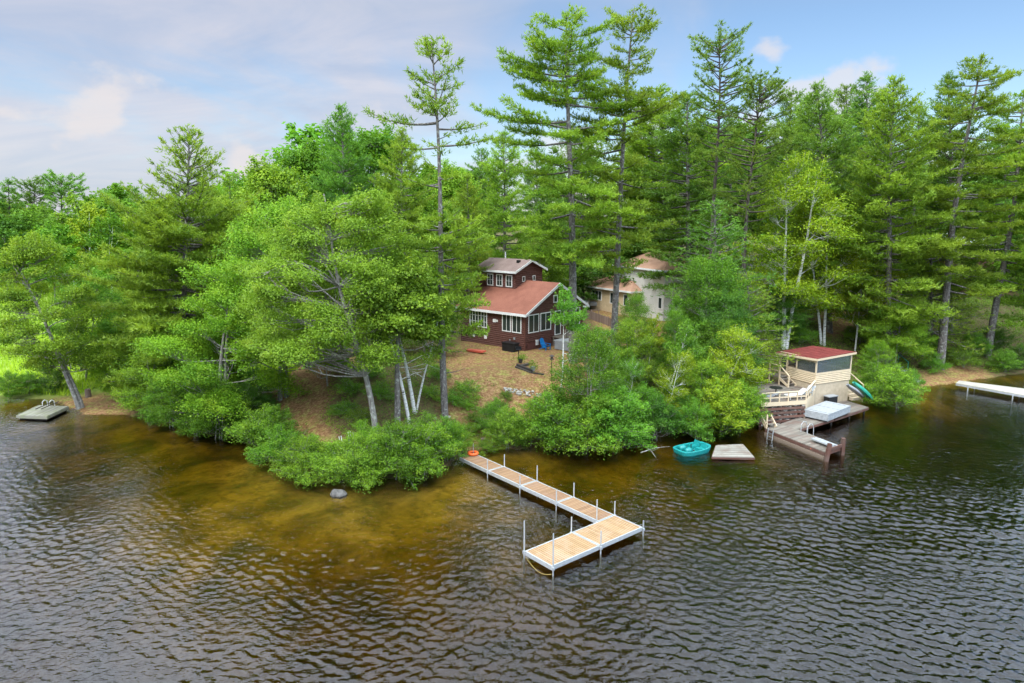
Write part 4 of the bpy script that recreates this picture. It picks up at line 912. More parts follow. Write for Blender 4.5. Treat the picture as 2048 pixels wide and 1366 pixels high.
planked('walkway', 'weathered walkway under the boathouse wall, running right to the stairs', 'dock', qb, ZL+.004, (g2(1735.7, 813.8, ZL)-g2(1611.6, 855.5, ZL)), 'grey_wood', post_pts=[(g2(1700, 826, ZL).x, g2(1700, 826, ZL).y+.1), (g2(1730, 816, ZL).x, g2(1730, 816, ZL).y+.1)])
ZQ = .56
qc = [g2(1531, 857, ZQ), g2(1650, 904, ZQ), g2(1683, 893, ZQ), g2(1597, 859, ZQ), g2(1552, 846, ZQ)]
pr_ = planked('pier', 'weathered grey pier with red stained edge, jutting out below the boathouse', 'pier', qc, ZQ, (qc[1]-qc[2]), 'grey_wood', rim=.2)
b = MB(seed=9)
for (px0, px1, zz_) in ((0, 1, .18), (0, 1, -.02)): b.bar(Vector((qc[0].x, qc[0].y, zz_)), Vector((qc[1].x, qc[1].y, zz_)), .2, .18); b.bar(Vector((qc[2].x, qc[2].y, zz_)), Vector((qc[3].x, qc[3].y, zz_)), .2, .18)
b.build('crib_logs', 'log_wood', pr_)
e0, e1 = qc[1], qc[2]; dn = (qc[1]-qc[0]).normalized()
for i, (e_, tilt) in enumerate(((e0, -.18), (e1, .02))):
    b = MB(); b.bar(Vector((e_.x, e_.y, -.9))+dn*.12+Vector((tilt, tilt, 0)), Vector((e_.x, e_.y, ZQ+.62))+dn*.12-Vector((tilt, 0, 0)), .22); b.build('post', 'red_wood', pr_, label='leaning red stained end post' if i == 0 else None)
b = MB(); b.bar(Vector((e0.x, e0.y, ZQ+.12))+dn*.1, Vector((e1.x, e1.y, ZQ+.12))+dn*.1, .1, .2); b.build('end_rail', 'red_wood', pr_)
for px, py in ((1622, 896), (1637, 900)):
    q = g2(px, py, .45); b = MB(); b.tube([q+Vector((0, -.02, -.03)), q+Vector((0, -.08, -.03))], .05, 8); b.build('reflector', 'orange', pr_)
# stack of grey boards on the pier end
q = g2(1652, 889, ZQ+.05); dv = (qc[1]-qc[0]).normalized()
t = thing('board_stack', (q.x, q.y, ZQ), 'stack of pale grey boards lying on the end of the pier', 'boards')
for i in range(5):
    b = MB(seed=i); o_ = Vector((dv.y, -dv.x, 0))*(-.36+.17*i)+Vector((0, 0, .05+.12*(i in (2, 3, 4)))); b.bar(q-dv*.95+o_, q+dv*.75+o_, .14, .1); b.build('board', 'float', t)
# swimming ladder with two hoops
q = g2(1606, 862, ZQ); t = thing('swim_ladder', (q.x, q.y, ZQ), 'metal swimming ladder with two curved hand hoops on the pier', 'ladder')
du = (qc[2]-qc[3]).normalized(); dw = Vector((du.y, -du.x, 0))*-1
for k_ in (0, .62):
    b = MB(); o_ = q+du*(k_+.1); b.tube([o_+dw*.28*-1+Vector((0, 0, 0)), o_-dw*.28+Vector((0, 0, .55)), o_-dw*.1+Vector((0, 0, .75)), o_+dw*.12+Vector((0, 0, .7)), o_+dw*.25+Vector((0, 0, .4)), o_+dw*.28+Vector((0, 0, -1.0))], .026, 8); b.build('hand_hoop', 'alu', t)
b = MB()
for i in range(3): b.bar(q+du*.1+dw*.28+Vector((0, 0, -.2-.27*i)), q+du*.72+dw*.28+Vector((0, 0, -.2-.27*i)), .05, .03)
b.build('rungs', 'alu', t)
# second, blue grey ladder at the left foot of the pier
q = g2(1536, 868, .3); t = thing('small_ladder', (q.x, q.y, 0), 'small blue grey ladder hanging on the left side of the pier', 'ladder')
for k_ in (0, .5):
    b = MB(); b.bar(q+dv*k_+Vector((0, 0, .45)), q+dv*k_+Vector((-.15, -.2, -.5)), .05); b.build('rail', 'galv', t)
b = MB()
for i in range(4): z = .35-.22*i; b.bar(q+Vector((-.04*i, -.05*i, z)), q+dv*.5+Vector((-.04*i, -.05*i, z)), .04)
b.build('rungs', 'galv', t)
# stair stringer at the left end of the upper deck
q0, q1 = G(1521, 832, 1.3), G(1533, 855, .62); t = thing('pier_stair', tuple(q1), 'short beige stair with rail going down to the pier on its left', 'stairs')
b = MB(); b.bar(q0, q1, .06, .28); b.bar(q0+Vector((.75, .15, 0)), q1+Vector((.75, .15, 0)), .06, .28); b.build('stringers', 'tan_wood', t)
b = MB(); [b.bar(q0+(q1-q0)*f+Vector((0, 0, .03)), q0+(q1-q0)*f+Vector((.75, .15, .03)), .25, .04) for f in (.15, .45, .75)]; b.build('treads', 'grey_wood', t)
b = MB(); b.bar(q1+Vector((0, 0, -.1)), q1+Vector((0, 0, .95)), .09); b.build('post', 'tan_wood', t)
# upturned grey raft on the walkway
c = [g2(1657, 833, .95), g2(1701, 822, .95), g2(1663, 804, .95)]
ro = g2(1656, 836, .9); ru = (g2(1701, 818, .9)-g2(1656, 836, .9)); ru.z = 0; L1 = ru.length; rv = Vector((-ru.y, ru.x, 0)).normalized()
t = thing('swim_raft', (ro.x, ro.y, .52), 'grey box shaped swim raft pulled up on the walkway against the boathouse', 'raft')
fr = dict(o=(ro.x, ro.y, .5), u=ru, v=rv); b = MB(**fr); b.box(0, L1, 0, 1.9, .14, .62); b.build('hull', 'float', t)
b = MB(**fr)
for i in range(13): x = i*L1/13; b.box(x+.008, x+L1/13-.008, -.03, 1.93, .622, .67)
for x in (.3, L1*.5, L1-.4): b.box(x, x+.09, -.035, 1.93, .672, .70)
b.build('top_boards', 'float', t)
b = MB(**fr)
for x in (.2, L1-.35): b.box(x, x+.15, .1, 1.7, .01, .138)
b.build('runner', 'dark_wood', t)
fr = dict(o=tuple(BO+BU*.9-BV*.45+Vector((0, 0, .51))), u=BU, v=BV); t = rooted(fr, 'tote_box', 'black plastic tote between the grey raft and the boathouse wall', 'box')
b = MB(**fr); b.box(0, 1.0, -.25, .25, 0, .75); b.build('body', 'black', t); b = MB(**fr); b.box(-.04, 1.04, -.29, .29, .752, .82); b.build('lid', 'grey', t)
# steps right of the boathouse
st0 = BO+BU*(LW+.15)-BV*.35
t = thing('shore_steps', (st0.x, st0.y, .5), 'beige wooden steps climbing beside the right wall of the boathouse', 'stairs')
for i in range(5):
    b = MB(o=(st0.x, st0.y, 0), u=BU, v=BV, seed=i); b.box(.0, 1.05, .05+i*.34, .42+i*.34, .52+i*.24, .72+i*.24); b.build('step', 'tan_dull', t)
b = MB(o=(st0.x, st0.y, 0), u=BU, v=BV); b.box(1.1, 1.18, 0, .08, .3, 1.75); b.box(1.1, 1.18, 1.7, 1.78, .8, 2.7); b.bar(b.p(1.14, 0, 1.75), b.p(1.14, 1.78, 2.7), .05, .08); b.build('hand_rail', 'tan_wood', t)
# overturned boats right of the steps
def hull(q0, q1, wdt, h, mat, name, label, cat, keel=None):
    d = (q1-q0); L = d.length; d /= L; s = Vector((-d.y, d.x, 0)).normalized(); t = thing(name, tuple(q0), label, cat); V = []; F = []; n = 17; m_ = 11
    upv = s.cross(d)*-1; upv = upv if upv.z > 0 else -upv
    for i in range(n):
        f = i/(n-1); w_ = wdt/2*(math.sin(math.pi*(.03+.94*f)))**.55
        for j in range(m_):
            a = math.pi*j/(m_-1); V.append(q0+d*(L*f)+s*(w_*math.cos(a))+upv*(h*math.sin(a)**.7*(.55+.45*math.sin(math.pi*(.05+.9*f)))))
    for i in range(n-1):
        for j in range(m_-1): F.append((i*m_+j, i*m_+j+1, (i+1)*m_+j+1, (i+1)*m_+j))
    F.append(tuple(range(m_))); F.append(tuple((n-1)*m_+j for j in range(m_))[::-1])
    for i in range(n-1): F.append((i*m_, (i+1)*m_, (i+1)*m_+m_-1, i*m_+m_-1))
    me = mesh_from(name, [v-q0 for v in V], F, M[mat], [.5]*len(F), True); put(bpy.data.objects.new('hull', me), t)
    b = MB(); b.bar(q0+upv*h*.6+d*.15, q0+d*(L-.15)+upv*h*.6, .03, .05); 
    b2 = MB(); [b2.bar(q0+d*(L*(i+.5)/12)+s*sg*wdt/2*math.sin(math.pi*(i+.5)/12)**.55, q0+d*(L*(i+1.5)/12)+s*sg*wdt/2*math.sin(math.pi*min(.99, (i+1.5)/12))**.55, .04) for i in range(11) for sg in (-1, 1)]; b2.build('gunwale', mat, t)
    return t
q1 = G(1743, 800, .75); q0 = G(1706, 766, 2.3); hull(q0, q1, .85, .3, 'green_hull', 'canoe', 'overturned green canoe sliding down the bank right of the boathouse', 'canoe')
q1 = G(1728, 797, .8); q0 = G(1694, 770, 2.3); hull(q0, q1, .6, .22, 'float', 'kayak', 'overturned grey kayak between the green canoe and the shore steps', 'kayak')

# pedal boat
q = G(1384, 903, .0); fr = dict(o=(q.x, q.y, 0), u=Vector((math.cos(R(28)), math.sin(R(28)), 0)), v=Vector((-math.sin(R(28)), math.cos(R(28)), 0)))
t = rooted(fr, 'pedal_boat', 'turquoise plastic pedal boat floating under the shore bushes', 'pedal boat')
b = MB(**fr); n = 28
def ringp(k, z, sx=1.28, sy=.82):
    r_ = []
    for i in range(n):
        a = 2*math.pi*i/n; c, s_ = math.cos(a), math.sin(a); ex = .52
        r_.append(b.p(sx*k*abs(c)**ex*(1 if c > 0 else -1), sy*k*abs(s_)**ex*(1 if s_ > 0 else -1)*(1-.12*max(0, c)), z+.10*max(0, c)*k))
    return r_
rings = [ringp(.90, -.12), ringp(.97, .05), ringp(1.0, .24), ringp(1.0, .30), ringp(.93, .32), ringp(.86, .30), ringp(.82, .10)]
for r_ in rings: b.V += r_
for k_ in range(len(rings)-1):
    for i in range(n): b.F.append((k_*n+i, k_*n+(i+1) % n, (k_+1)*n+(i+1) % n, (k_+1)*n+i)); b.T.append(.5)
b.F.append(tuple((len(rings)-1)*n+i for i in range(n))); b.T.append(.5); b.F.append(tuple(range(n))[::-1]); b.T.append(.5)
b.build('hull', 'teal', t, smooth=False)
for y in (-.36, .36):
    b = MB(**fr); x = .25
    b.hexa([b.p(x-.12, y-.24, .12), b.p(x+.35, y-.24, .12), b.p(x+.35, y+.24, .12), b.p(x-.12, y+.24, .12), b.p(x-.12, y-.22, .33), b.p(x+.35, y-.22, .28), b.p(x+.35, y+.22, .28), b.p(x-.12, y+.22, .33)]); b.build('seat', 'teal', t)
    b = MB(**fr); b.hexa([b.p(x+.36, y-.24, .12), b.p(x+.52, y-.24, .12), b.p(x+.52, y+.24, .12), b.p(x+.36, y+.24, .12), b.p(x+.46, y-.2, .58), b.p(x+.56, y-.2, .56), b.p(x+.56, y+.2, .56), b.p(x+.46, y+.2, .58)]); b.build('backrest', 'teal', t)
    b = MB(**fr); b.tube([b.p(-.3, y-.16, .26), b.p(-.3, y+.16, .26)], .03); b.bar(b.p(-.34, y-.2, .26), b.p(-.26, y-.1, .32), .05, .03); b.bar(b.p(-.34, y+.1, .32), b.p(-.26, y+.2, .26), .05, .03); b.build('pedals', 'black', t)
b = MB(**fr); b.tube([b.p(-.85, -.3, .26), b.p(-.55, -.3, .28), b.p(-.3, -.3, .22)], [.17, .21, .12], 10); b.tube([b.p(-.85, .3, .26), b.p(-.55, .3, .28), b.p(-.3, .3, .22)], [.17, .21, .12], 10); b.build('foredeck', 'teal', t, smooth=True)
b = MB(**fr); b.tube([b.p(-.1, 0, .1), b.p(-.1, 0, .5)], .025); b.box(-.16, -.04, -.03, .03, .48, .52); b.build('steering_stick', 'black', t)
# grey float next to it
q = [g2(1424, 913, .22), g2(1509, 914.5, .22), g2(1486, 888, .22), g2(1432, 890, .22)]
t = planked('floating_platform', 'low weathered wooden float lying in the water right of the pedal boat', 'raft', q, .22, q[1]-q[0], 'old_wood', 'red_wood', rim=.12)
b = MB(); b.prism([Vector((p.x*.98+.02*q[0].x, p.y, -.05)) for p in [q[0]+Vector((.3, .25, 0)), q[1]+Vector((-.3, .25, 0)), q[2]+Vector((-.2, -.2, 0)), q[3]+Vector((.2, -.2, 0))]], (0, 0, .1)); b.build('float', 'dark_wood', t)
# mossy raft in the left cove
q = [g2(33, 832, .3), g2(94, 834, .3), g2(137, 814, .3), g2(78, 812, .3)]
t = planked('mossy_raft', 'square mossy grey raft with ladder, moored at the left cove bank', 'raft', q, .38, q[2]-q[1], 'moss_wood', 'moss_wood', rim=.2)
b = MB(); c = sum(q, Vector())/4; b.prism([Vector(((p.x-c.x)*.9+c.x, (p.y-c.y)*.9+c.y, -.1)) for p in q], (0, 0, .24)); b.build('float', 'dark_wood', t)
b = MB(seed=2); dm = (q[2]-q[1]).normalized()
for s_ in (-.35, .1): c1 = c+Vector((s_+.3, .2, .42)); b.bar(c1-dm*1.0, c1+dm*1.3, .08, .05)
b.build('ladder_boards', 'dark_wood', t)
for i, (px, py) in enumerate(((88, 812), (102, 812))):
    p_ = g2(px, py, .4); b = MB(); b.tube([p_+Vector((-.05, -.1, 0)), p_+Vector((-.05, -.08, .35)), p_+Vector((.05, .05, .5)), p_+Vector((.15, .2, .4)), p_+Vector((.17, .25, -.3))], .03, 8); b.build('hand_hoop', 'white', t)
# cut log stump, driftwood and brush pile on the cove bank
q = A(177, 795, yg(177, 795)); b = MB(); b.tube([q+Vector((0, 0, -.1)), q+Vector((0, 0, .75))], [.25, .23], 12); o = b.build('log_stump', 'log_wood'); tag(o, 'upright cut log on the cove bank behind the leaning maple', 'log')
q = A(66, 775, yg(66, 782)); b = MB(); b.tube([q+Vector((-.9, 0, .35)), q+Vector((.9, .3, .55))], [.2, .26], 10); b.tube([q+Vector((-.4, .2, .1)), q+Vector((.6, -.2, .2))], .16, 8); o = b.build('driftwood_log', 'log_wood'); tag(o, 'grey fallen log in the weeds behind the mossy raft', 'log')
# neighbour's white dock on the right
pl = [g2(1912, 766, .55), g2(2075, 795, .55), g2(2080, 781, .55), g2(1918, 761, .55)]
t = thing('gangway', (pl[0].x, pl[0].y, 0), 'narrow pale gangway dock running out from the right shore', 'dock')
b = MB(seed=3); board_floor(b, pl, .55, .05, pl[3]-pl[0], .2); b.build('decking', 'pale_hull', t)
b = MB()
for i in (0, 2): b.bar(pl[i]+Vector((0, 0, -.14)), pl[(i+1) % 4]+Vector((0, 0, -.14)), .05, .16)
b.build('frame', 'alu', t)
for px, py in ((1936, 775), (1950, 770), (2026, 790), (2040, 783)):
    p_ = g2(px, py, .4); b = MB(); b.tube([Vector((p_.x, p_.y, -1.5)), p_], .05); b.build('post', 'alu', t)
# concrete block steps on the right bank
pts = [(1837, 764), (1829, 760), (1821, 755), (1812, 749), (1806, 743), (1800, 737), (1794, 731), (1788, 726), (1781, 720)]
q = A(1829, 762, yg(1829, 764)); t = thing('stone_steps', tuple(q), 'flight of pale concrete block steps down the right bank', 'steps')
for i, (px, py) in enumerate(pts):
    p_ = A(px, py, yg(px, py)); b = MB(o=p_, u=(.8, .6, 0), v=(-.6, .8, 0), seed=i); b.box(-.45, .45, -.2, .2, -.15, .12+.02*(i % 3)); b.build('step', 'concrete', t)
q0 = A(1796, 726, yg(1796, 726)); b = MB(); b.tube([q0, q0+Vector((0, 0, .95))], .03); q1 = A(1815, 742, yg(1815, 742)); b.tube([q1, q1+Vector((0, 0, .9))], .03); b.bar(q0+Vector((0, 0, .95)), q1+Vector((0, 0, .9)), .05); b.build('hand_rail', 'green_hull', t)
q = A(1757, 704, yg(1757, 704)); b = MB(o=q, u=(.95, .3, 0), v=(-.3, .95, 0)); b.box(-1.1, 1.1, -.25, .25, .3, .36); b.box(-.9, -.7, -.2, .2, -.1, .3); b.box(.7, .9, -.2, .2, -.1, .3); o = b.build('bench', 'concrete'); tag(o, 'plain grey concrete bench on the slope right of the boathouse roof', 'bench')

# ------------------------------------------------------------------ houses behind
NA = Vector((-math.sin(R(42)), math.cos(R(42)), 0)); NB = Vector((math.sin(R(48)), math.cos(R(48)), 0))
# cream two storey house with hip roof, left wing lower
Yn = 82.0
def boxhouse(o, u, v, L, D, z0, ze, ridge, rmat, wmat, parent, ov=.5, name='', clap=.16):
    b = MB(o=(o.x, o.y, 0), u=u, v=v); b.box(.03, L-.03, .03, D, z0, ze)
    siding(b, 'a', 0, L, z0, ze, .03, pitch=clap, depth=.014, inward=-1); siding(b, 'b', 0, D, z0, ze, .03, pitch=clap, depth=.014, inward=-1); b.build(name+'wall', wmat, parent)
    b = MB(o=(o.x, o.y, 0), u=u, v=v); p = b.p; e = ov; m_ = min(L, D)/2
    c0, c1, c2, c3 = p(-e, -e, ze), p(L+e, -e, ze), p(L+e, D+e, ze), p(-e, D+e, ze)
    if L > D: r0, r1 = p(m_, D/2, ze+ridge), p(L-m_, D/2, ze+ridge)
    else: r0, r1 = p(L/2, m_, ze+ridge), p(L/2, D-m_, ze+ridge)
    i = 0; b.V += [c0, c1, c2, c3, r0, r1]
    if L > D: b.F += [(0, 1, 5, 4), (1, 2, 5), (2, 3, 4, 5), (3, 0, 4), (0, 3, 2, 1)]
    else: b.F += [(0, 1, 4), (1, 2, 5, 4), (2, 3, 5), (3, 0, 4, 5), (0, 3, 2, 1)]
    b.T += [.5]*5; b.build(name+'roof', rmat, parent)
    b = MB(o=(o.x, o.y, 0), u=u, v=v); b.box(-e-.04, L+e+.04, -e-.05, -e-.002, ze-.16, ze+.05); b.box(-e-.05, -e-.002, -e, D+e, ze-.16, ze+.05); b.build(name+'gutter', 'white', parent)
# right-hand tall white block
q = A(1326, 642, 80); q.z = 0
t = thing('cream_house', (q.x, q.y, 3.8), 'cream clapboard house with orange tan hip roof behind the shore trees', 'house')
z_e = A(1326, 541, 80).z
# u runs to the left-back, v to the right-back
BU2 = Vector((-math.sin(R(22)), math.cos(R(22)), 0)); BV2 = Vector((math.sin(R(68)), math.cos(R(68)), 0))
boxhouse(q, BU2, BV2, 10.6, 6.5, 3.0, z_e, 2.0, 'roof_tan', 'cream', t)
NF = dict(o=(q.x, q.y, 0), u=BU2, v=BV2)
window(t, NF, 'a', .3, 1.1, 5.0, 6.4, .03, cols=1); window(t, NF, 'b', 1.2, 2.2, 5.2, 6.5, .03, cols=2); window(t, NF, 'b', 3.6, 4.6, 5.2, 6.5, .03, cols=2)
# left low wing, its wall faces the lake
q2 = A(1262, 628, 84); q2.z = 0; q3 = A(1173, 612, 92)
du_ = Vector((q3.x-q2.x, q3.y-q2.y, 0)); Lw = du_.length; ze2 = A(1262, 583, 84).z
t2 = thing('beige_wing_house', (q2.x, q2.y, 3.5), 'low beige clapboard house with tan roof, right of the big dark pine trunk', 'house')
vv_ = Vector((du_.y, -du_.x, 0)).normalized(); vv_ = vv_ if vv_.y > 0 else -vv_
boxhouse(q2, du_, vv_, Lw, 6, 3.0, ze2, 1.7, 'roof_tan', 'beige_clap', t2, name='')
NF = dict(o=(q2.x, q2.y, 0), u=du_, v=vv_)
window(t2, NF, 'a', Lw-3.3, Lw-1.2, ze2-1.75, ze2-.45, .03, cols=3, fw=.1); window(t2, NF, 'a', 3.2, 4.2, ze2-1.9, ze2-.45, .03, cols=1); window(t2, NF, 'a', .6, 1.5, ze2-1.9, ze2-.45, .03, cols=1)
# grey grill and canopy between the houses
fr = frame(1187, 619); t = rooted(fr, 'barbecue', 'grey covered barbecue standing in the yard between the two houses', 'barbecue')
b = MB(**fr); b.box(-.5, .5, -.3, .3, .55, .75); b.tube([b.p(-.5, 0, .78), b.p(.5, 0, .78)], .3, 12); b.build('lid', 'grey', t); b = MB(**fr)
for x in (-.45, .4):
    for y in (-.28, .23): b.box(x, x+.05, y, y+.05, 0, .548)
b.box(-.95, -.52, -.25, .25, .7, .74); b.box(.52, .95, -.25, .25, .7, .74); b.build('stand', 'black', t)
q = A(1138, 592, 90); t = thing('parked_pickup', (q.x, q.y, gh(q.x, q.y)), 'white pickup truck parked between the brown house and the beige house', 'pickup truck')
z_ = gh(q.x, q.y); fr = dict(o=(q.x, q.y, z_), u=(.97, -.25, 0), v=(.25, .97, 0)); b = MB(**fr)
b.prism([b.p(-2.6, -.95, .5), b.p(2.6, -.95, .5), b.p(2.6, -.95, 1.15), b.p(1.3, -.95, 1.2), b.p(.75, -.95, 1.85), b.p(-.6, -.95, 1.88), b.p(-.85, -.95, 1.2), b.p(-2.6, -.95, 1.15)], b.v*1.9); b.build('body', 'white', t)
b = MB(**fr); b.prism([b.p(1.1, -.965, 1.24), b.p(.7, -.965, 1.75), b.p(-.5, -.965, 1.78), b.p(-.65, -.965, 1.24)], b.v*1.93); b.build('side_windows', 'glass', t)
for x in (-1.7, 1.75):
    for y in (-.98, .75): b = MB(**fr); b.tube([b.p(x, y, .38), b.p(x, y+.22, .38)], .38, 16); b.build('wheel', 'black', t)
# grey lean-to roof with solar look far right, a dark grey house glimpsed behind the birch
q = A(1965, 480, 96); t = thing('far_cottage', (q.x, q.y, 4.5), 'white roofed cottage glimpsed through the right hand pines', 'cottage')
zt_ = q.z; fr = dict(o=(q.x-3.5, q.y+1, 0), u=(1, .15, 0), v=(-.15, 1, 0)); b = MB(**fr); b.box(0, 7, 0, 5, 4, zt_-.6)
siding(b, 'a', 0, 7, 4, zt_-.6, 0, inward=-1); b.build('wall', 'brown_dark', t); b = MB(**fr); slab(b, -.6, 7.6, -.8, zt_-.75, 5.4, zt_+.7, .12); b.build('roof', 'white', t)
window(t, fr, 'a', 1.0, 2.2, zt_-2.4, zt_-1.2, 0, cols=2); window(t, fr, 'a', 4.2, 5.4, zt_-2.4, zt_-1.2, 0, cols=2)
q = A(1500, 530, 98); t = thing('grey_cottage', (q.x, q.y, 4.5), 'grey roofed cottage barely seen between the pines behind the big birch', 'cottage')
zt_ = q.z; fr = dict(o=(q.x-3, q.y, 0), u=(.94, .34, 0), v=(-.34, .94, 0)); b = MB(**fr); b.box(0, 8, 0, 6, 4, zt_-.9); siding(b, 'a', 0, 8, 4, zt_-.9, 0, inward=-1); b.build('wall', 'cream', t)
b = MB(**fr); slab(b, -.5, 8.5, -.6, zt_-1.05, 3, zt_+.5, .12); slab(b, -.5, 8.5, 6.6, zt_-1.05, 3.003, zt_+.5, .12); b.build('roof', 'concrete', t); window(t, fr, 'a', 5.3, 6.4, zt_-2.9, zt_-1.6, 0, cols=2)
# neighbour's small red deck on the slope, seen through the bushes
q = A(1405, 712, yg(1405, 712)); fr = dict(o=tuple(q), u=(.98, .2, 0), v=(-.2, .98, 0)); t = rooted(fr, 'slope_deck', 'small red brown deck with railing hidden in the shore bushes', 'deck')
b = MB(**fr); b.box(-1.3, 1.3, -1, 1, .8, .88); b.build('decking', 'red_wood', t); b = MB(**fr)
for x in (-1.25, 0, 1.17): b.box(x, x+.08, -1, -.92, -.2, 1.75)
b.box(-1.3, 1.3, -1.03, -.95, 1.7, 1.78); b.build('railing', 'red_wood', t)

# ------------------------------------------------------------------ vegetation prototypes
pw = ((0, 5.2), (.3, 5.4), (.6, 4.4), (.85, 2.6), (1, .35))
proto('pine_hero', pine_data(11, H=28.5, cb=9.5, prof=((0, 5.0), (.25, 5.6), (.5, 5.2), (.62, 6.3), (.78, 4.8), (.92, 3.0), (1, .6)), dz=1.2, nb=5, tw=.62, keep=.88, e0=-2, e1=20, r=.36, k=8, dens=1.05, gaps=((17.2, 18.4), (20.0, 20.9)), extra=((9.0, 200, 4.6, 6), (8.6, 222, 4.4, 8), (9.3, 212, 4.4, 6), (20.2, 182, 7.8, 3), (19.4, 176, 5.0, 2), (19.6, 5, 5.5, 10), (11.5, 225, 5.5, -6), (10.6, 262, 4.2, -10), (24.2, 180, 5.6, 14), (10.4, 300, 3.4, -4))))
proto('pine_second', pine_data(12, H=29.5, cb=8, prof=((0, 4.4), (.3, 5.0), (.6, 5.0), (.75, 3.8), (.82, 2.0), (.9, 3.4), (1, .7)), dz=1.15, nb=5, tw=.6, keep=.85, e0=-4, e1=20, r=.3, gaps=((23.6, 24.6),), k=7))
proto('pine_sparse', pine_data(13, H=25.5, cb=6, prof=((0, 3.6), (.3, 3.9), (.42, 2.9), (.6, 2.0), (.75, 2.3), (.85, 2.5), (.93, 1.8), (1, .5)), dz=.95, nb=5, e0=-8, e1=48, r=.24, keep=.78, gaps=((14.3, 18.5), (19.5, 20.1)), extra=((20.5, 178, 4.8, 2), (19.0, 6, 3.8, 10), (20.1, 18, 3.2, 8), (18.9, 172, 3.0, 4), (16.5, 190, 2.2, 0)), k=6, wander=.35, thin=(16, .65)))
proto('pine_dead', pine_data(14, H=21, cb=2.5, prof=((0, 5.0), (.3, 6.6), (.55, 6.0), (.66, 4.6), (.70, 3.4), (.85, 2.8), (1, .6)), dz=.55, nb=6, e0=-10, e1=46, r=.26, k=7, thin=(14.8, .15), wander=.4, dens=1.1))
rp = dict(crown_top=12, e0=14, e1=26, k=8, ln=.28, wd=.08, fstart=.45, tw=.35, clump=True, bk='bark_dark', mat='pine_blue')
proto('red_pine_a', pine_data(15, H=32, cb=15, prof=((0, 2.2), (.25, 3.4), (.5, 4.6), (.72, 4.6), (.88, 4.2), (.97, 3.4), (1, 2.2)), dz=.72, nb=5, keep=.75, wander=.6, r=.27, **rp))
proto('red_pine_b', pine_data(16, H=28, cb=13, prof=((0, 3.6), (.4, 4.4), (.8, 4.0), (1, 2.6)), keep=.85, dz=.75, nb=5, r=.27, wander=.8, **rp))
proto('pine_a', pine_data(17, H=26, cb=3.5, prof=pw, dz=.8, nb=6, r=.3))
proto('pine_b', pine_data(18, H=26, cb=4.5, prof=((0, 4.4), (.4, 4.8), (.7, 3.6), (.9, 1.6), (1, .3)), dz=.75, nb=5, e1=44, r=.28))
proto('pine_c', pine_data(19, H=30, cb=8, prof=((0, 5.6), (.3, 6.2), (.5, 5.2), (.75, 4.2), (.9, 2.9), (1, .5)), dz=1.2, nb=5, tw=.62, keep=.85, e0=-8, e1=20, r=.38, k=8, wander=.5, gaps=((22.5, 23.3),)))
proto('pine_small', pine_data(20, H=9, cb=.8, prof=((0, 2.3), (.4, 2.0), (.8, 1.0), (1, .2)), dz=.4, nb=5, e0=0, e1=40, r=.09, k=6, ln=.2, wd=.04, stubs=False, mat='pine'))
proto('pine_far_a', pine_data(21, H=20, cb=5, prof=((0, 3.4), (.5, 3.2), (.8, 2), (1, .4)), dz=1.0, nb=5, r=.22, dens=.6, k=5, ln=.5, wd=.13, stubs=False, mat='pine_dark', bk='bark_dark'))
proto('pine_far_b', pine_data(22, H=21, cb=13, prof=((0, 2.5), (.5, 4.2), (.8, 4.0), (1, 2.2)), dz=.8, nb=5, r=.22, dens=.7, e0=15, e1=45, k=6, ln=.45, wd=.11, fstart=.5, stubs=False, mat='pine_dark', bk='bark_dark'))

def blobs(seed, n, z0, z1, prof, rl=(1.2, 2.0), cn=20, off=(0, 0), rzf=.62, lean=(0, 0)):
    rr = np.random.default_rng(seed); L = []
    for i in range(n):
        t = (i+.5)/n; z = z0+(z1-z0)*t; rad = interp(prof, t)*rr.uniform(.35, 1.0)**.5; az = i*2.39996+rr.uniform(-.5, .5); q = rr.uniform(*rl)*(1-.30*t)
        L.append((off[0]+lean[0]*t+rad*math.cos(az), off[1]+lean[1]*t+rad*math.sin(az), z+rr.normal(0, .25), q, q, q*rzf, int(cn*q*q/2.2)+5))
    return L
mp = ((0, 2.6), (.3, 4.2), (.6, 3.6), (.85, 2.2), (1, .5))
# pale leaning maple of the foreground: crown reaches far to the left of its foot
L = blobs(31, 78, 5.0, 13.9, ((0, 4.2), (.3, 5.3), (.6, 4.9), (.85, 3.2), (1, .9)), (.8, 1.4), 34, off=(-3.2, .6), rzf=.62, lean=(1.8, .5))
L += blobs(61, 9, 4.6, 7.0, ((0, 1.6), (.5, 2.4), (1, 2.0)), (.8, 1.2), 34, off=(-5.0, .8), rzf=.8)+blobs(62, 8, 8, 14.6, ((0, 1.5), (1, .8)), (.7, 1.1), 34, off=(.6, .2), rzf=1.0)
proto('maple_hero', leafy_data(31, L, 14.4, stems=((0, 0, -2.9, .3),), r=.2, n=86, crad=.46, flat=.55, size=.062, shoots=130, shell=.35, mat='maple_pale', branch=1, bare=10, wander=.9, tb=.55))
L = blobs(32, 30, 3.0, 12.5, ((0, 4.0), (.35, 5.0), (.7, 3.8), (1, .8)), (1.1, 1.8), 22, rzf=.55)
proto('maple_b', leafy_data(32, L, 13.3, stems=((0, 0, .4, .2), (.4, .3, -1, .3)), r=.19, n=130, crad=.58, flat=.6, size=.066, mat='maple', branch=1, shoots=80))
L = blobs(33, 24, 3.2, 12.8, ((0, 2.8), (.35, 3.9), (.7, 2.5), (.9, 1.1), (1, .3)), (.9, 1.6), 22, off=(-.6, 0), rzf=.5)
proto('maple_c', leafy_data(33, L, 13.6, stems=((0, 0, -2.2, 0), (.2, .2, -3.2, .4)), r=.17, n=120, crad=.55, flat=.55, size=.07, mat='maple', branch=1.5, shoots=80, bare=6))
L = blobs(34, 22, 2.0, 9.5, ((0, 2.6), (.4, 3.1), (.8, 1.9), (1, .4)), (.9, 1.5), 22)
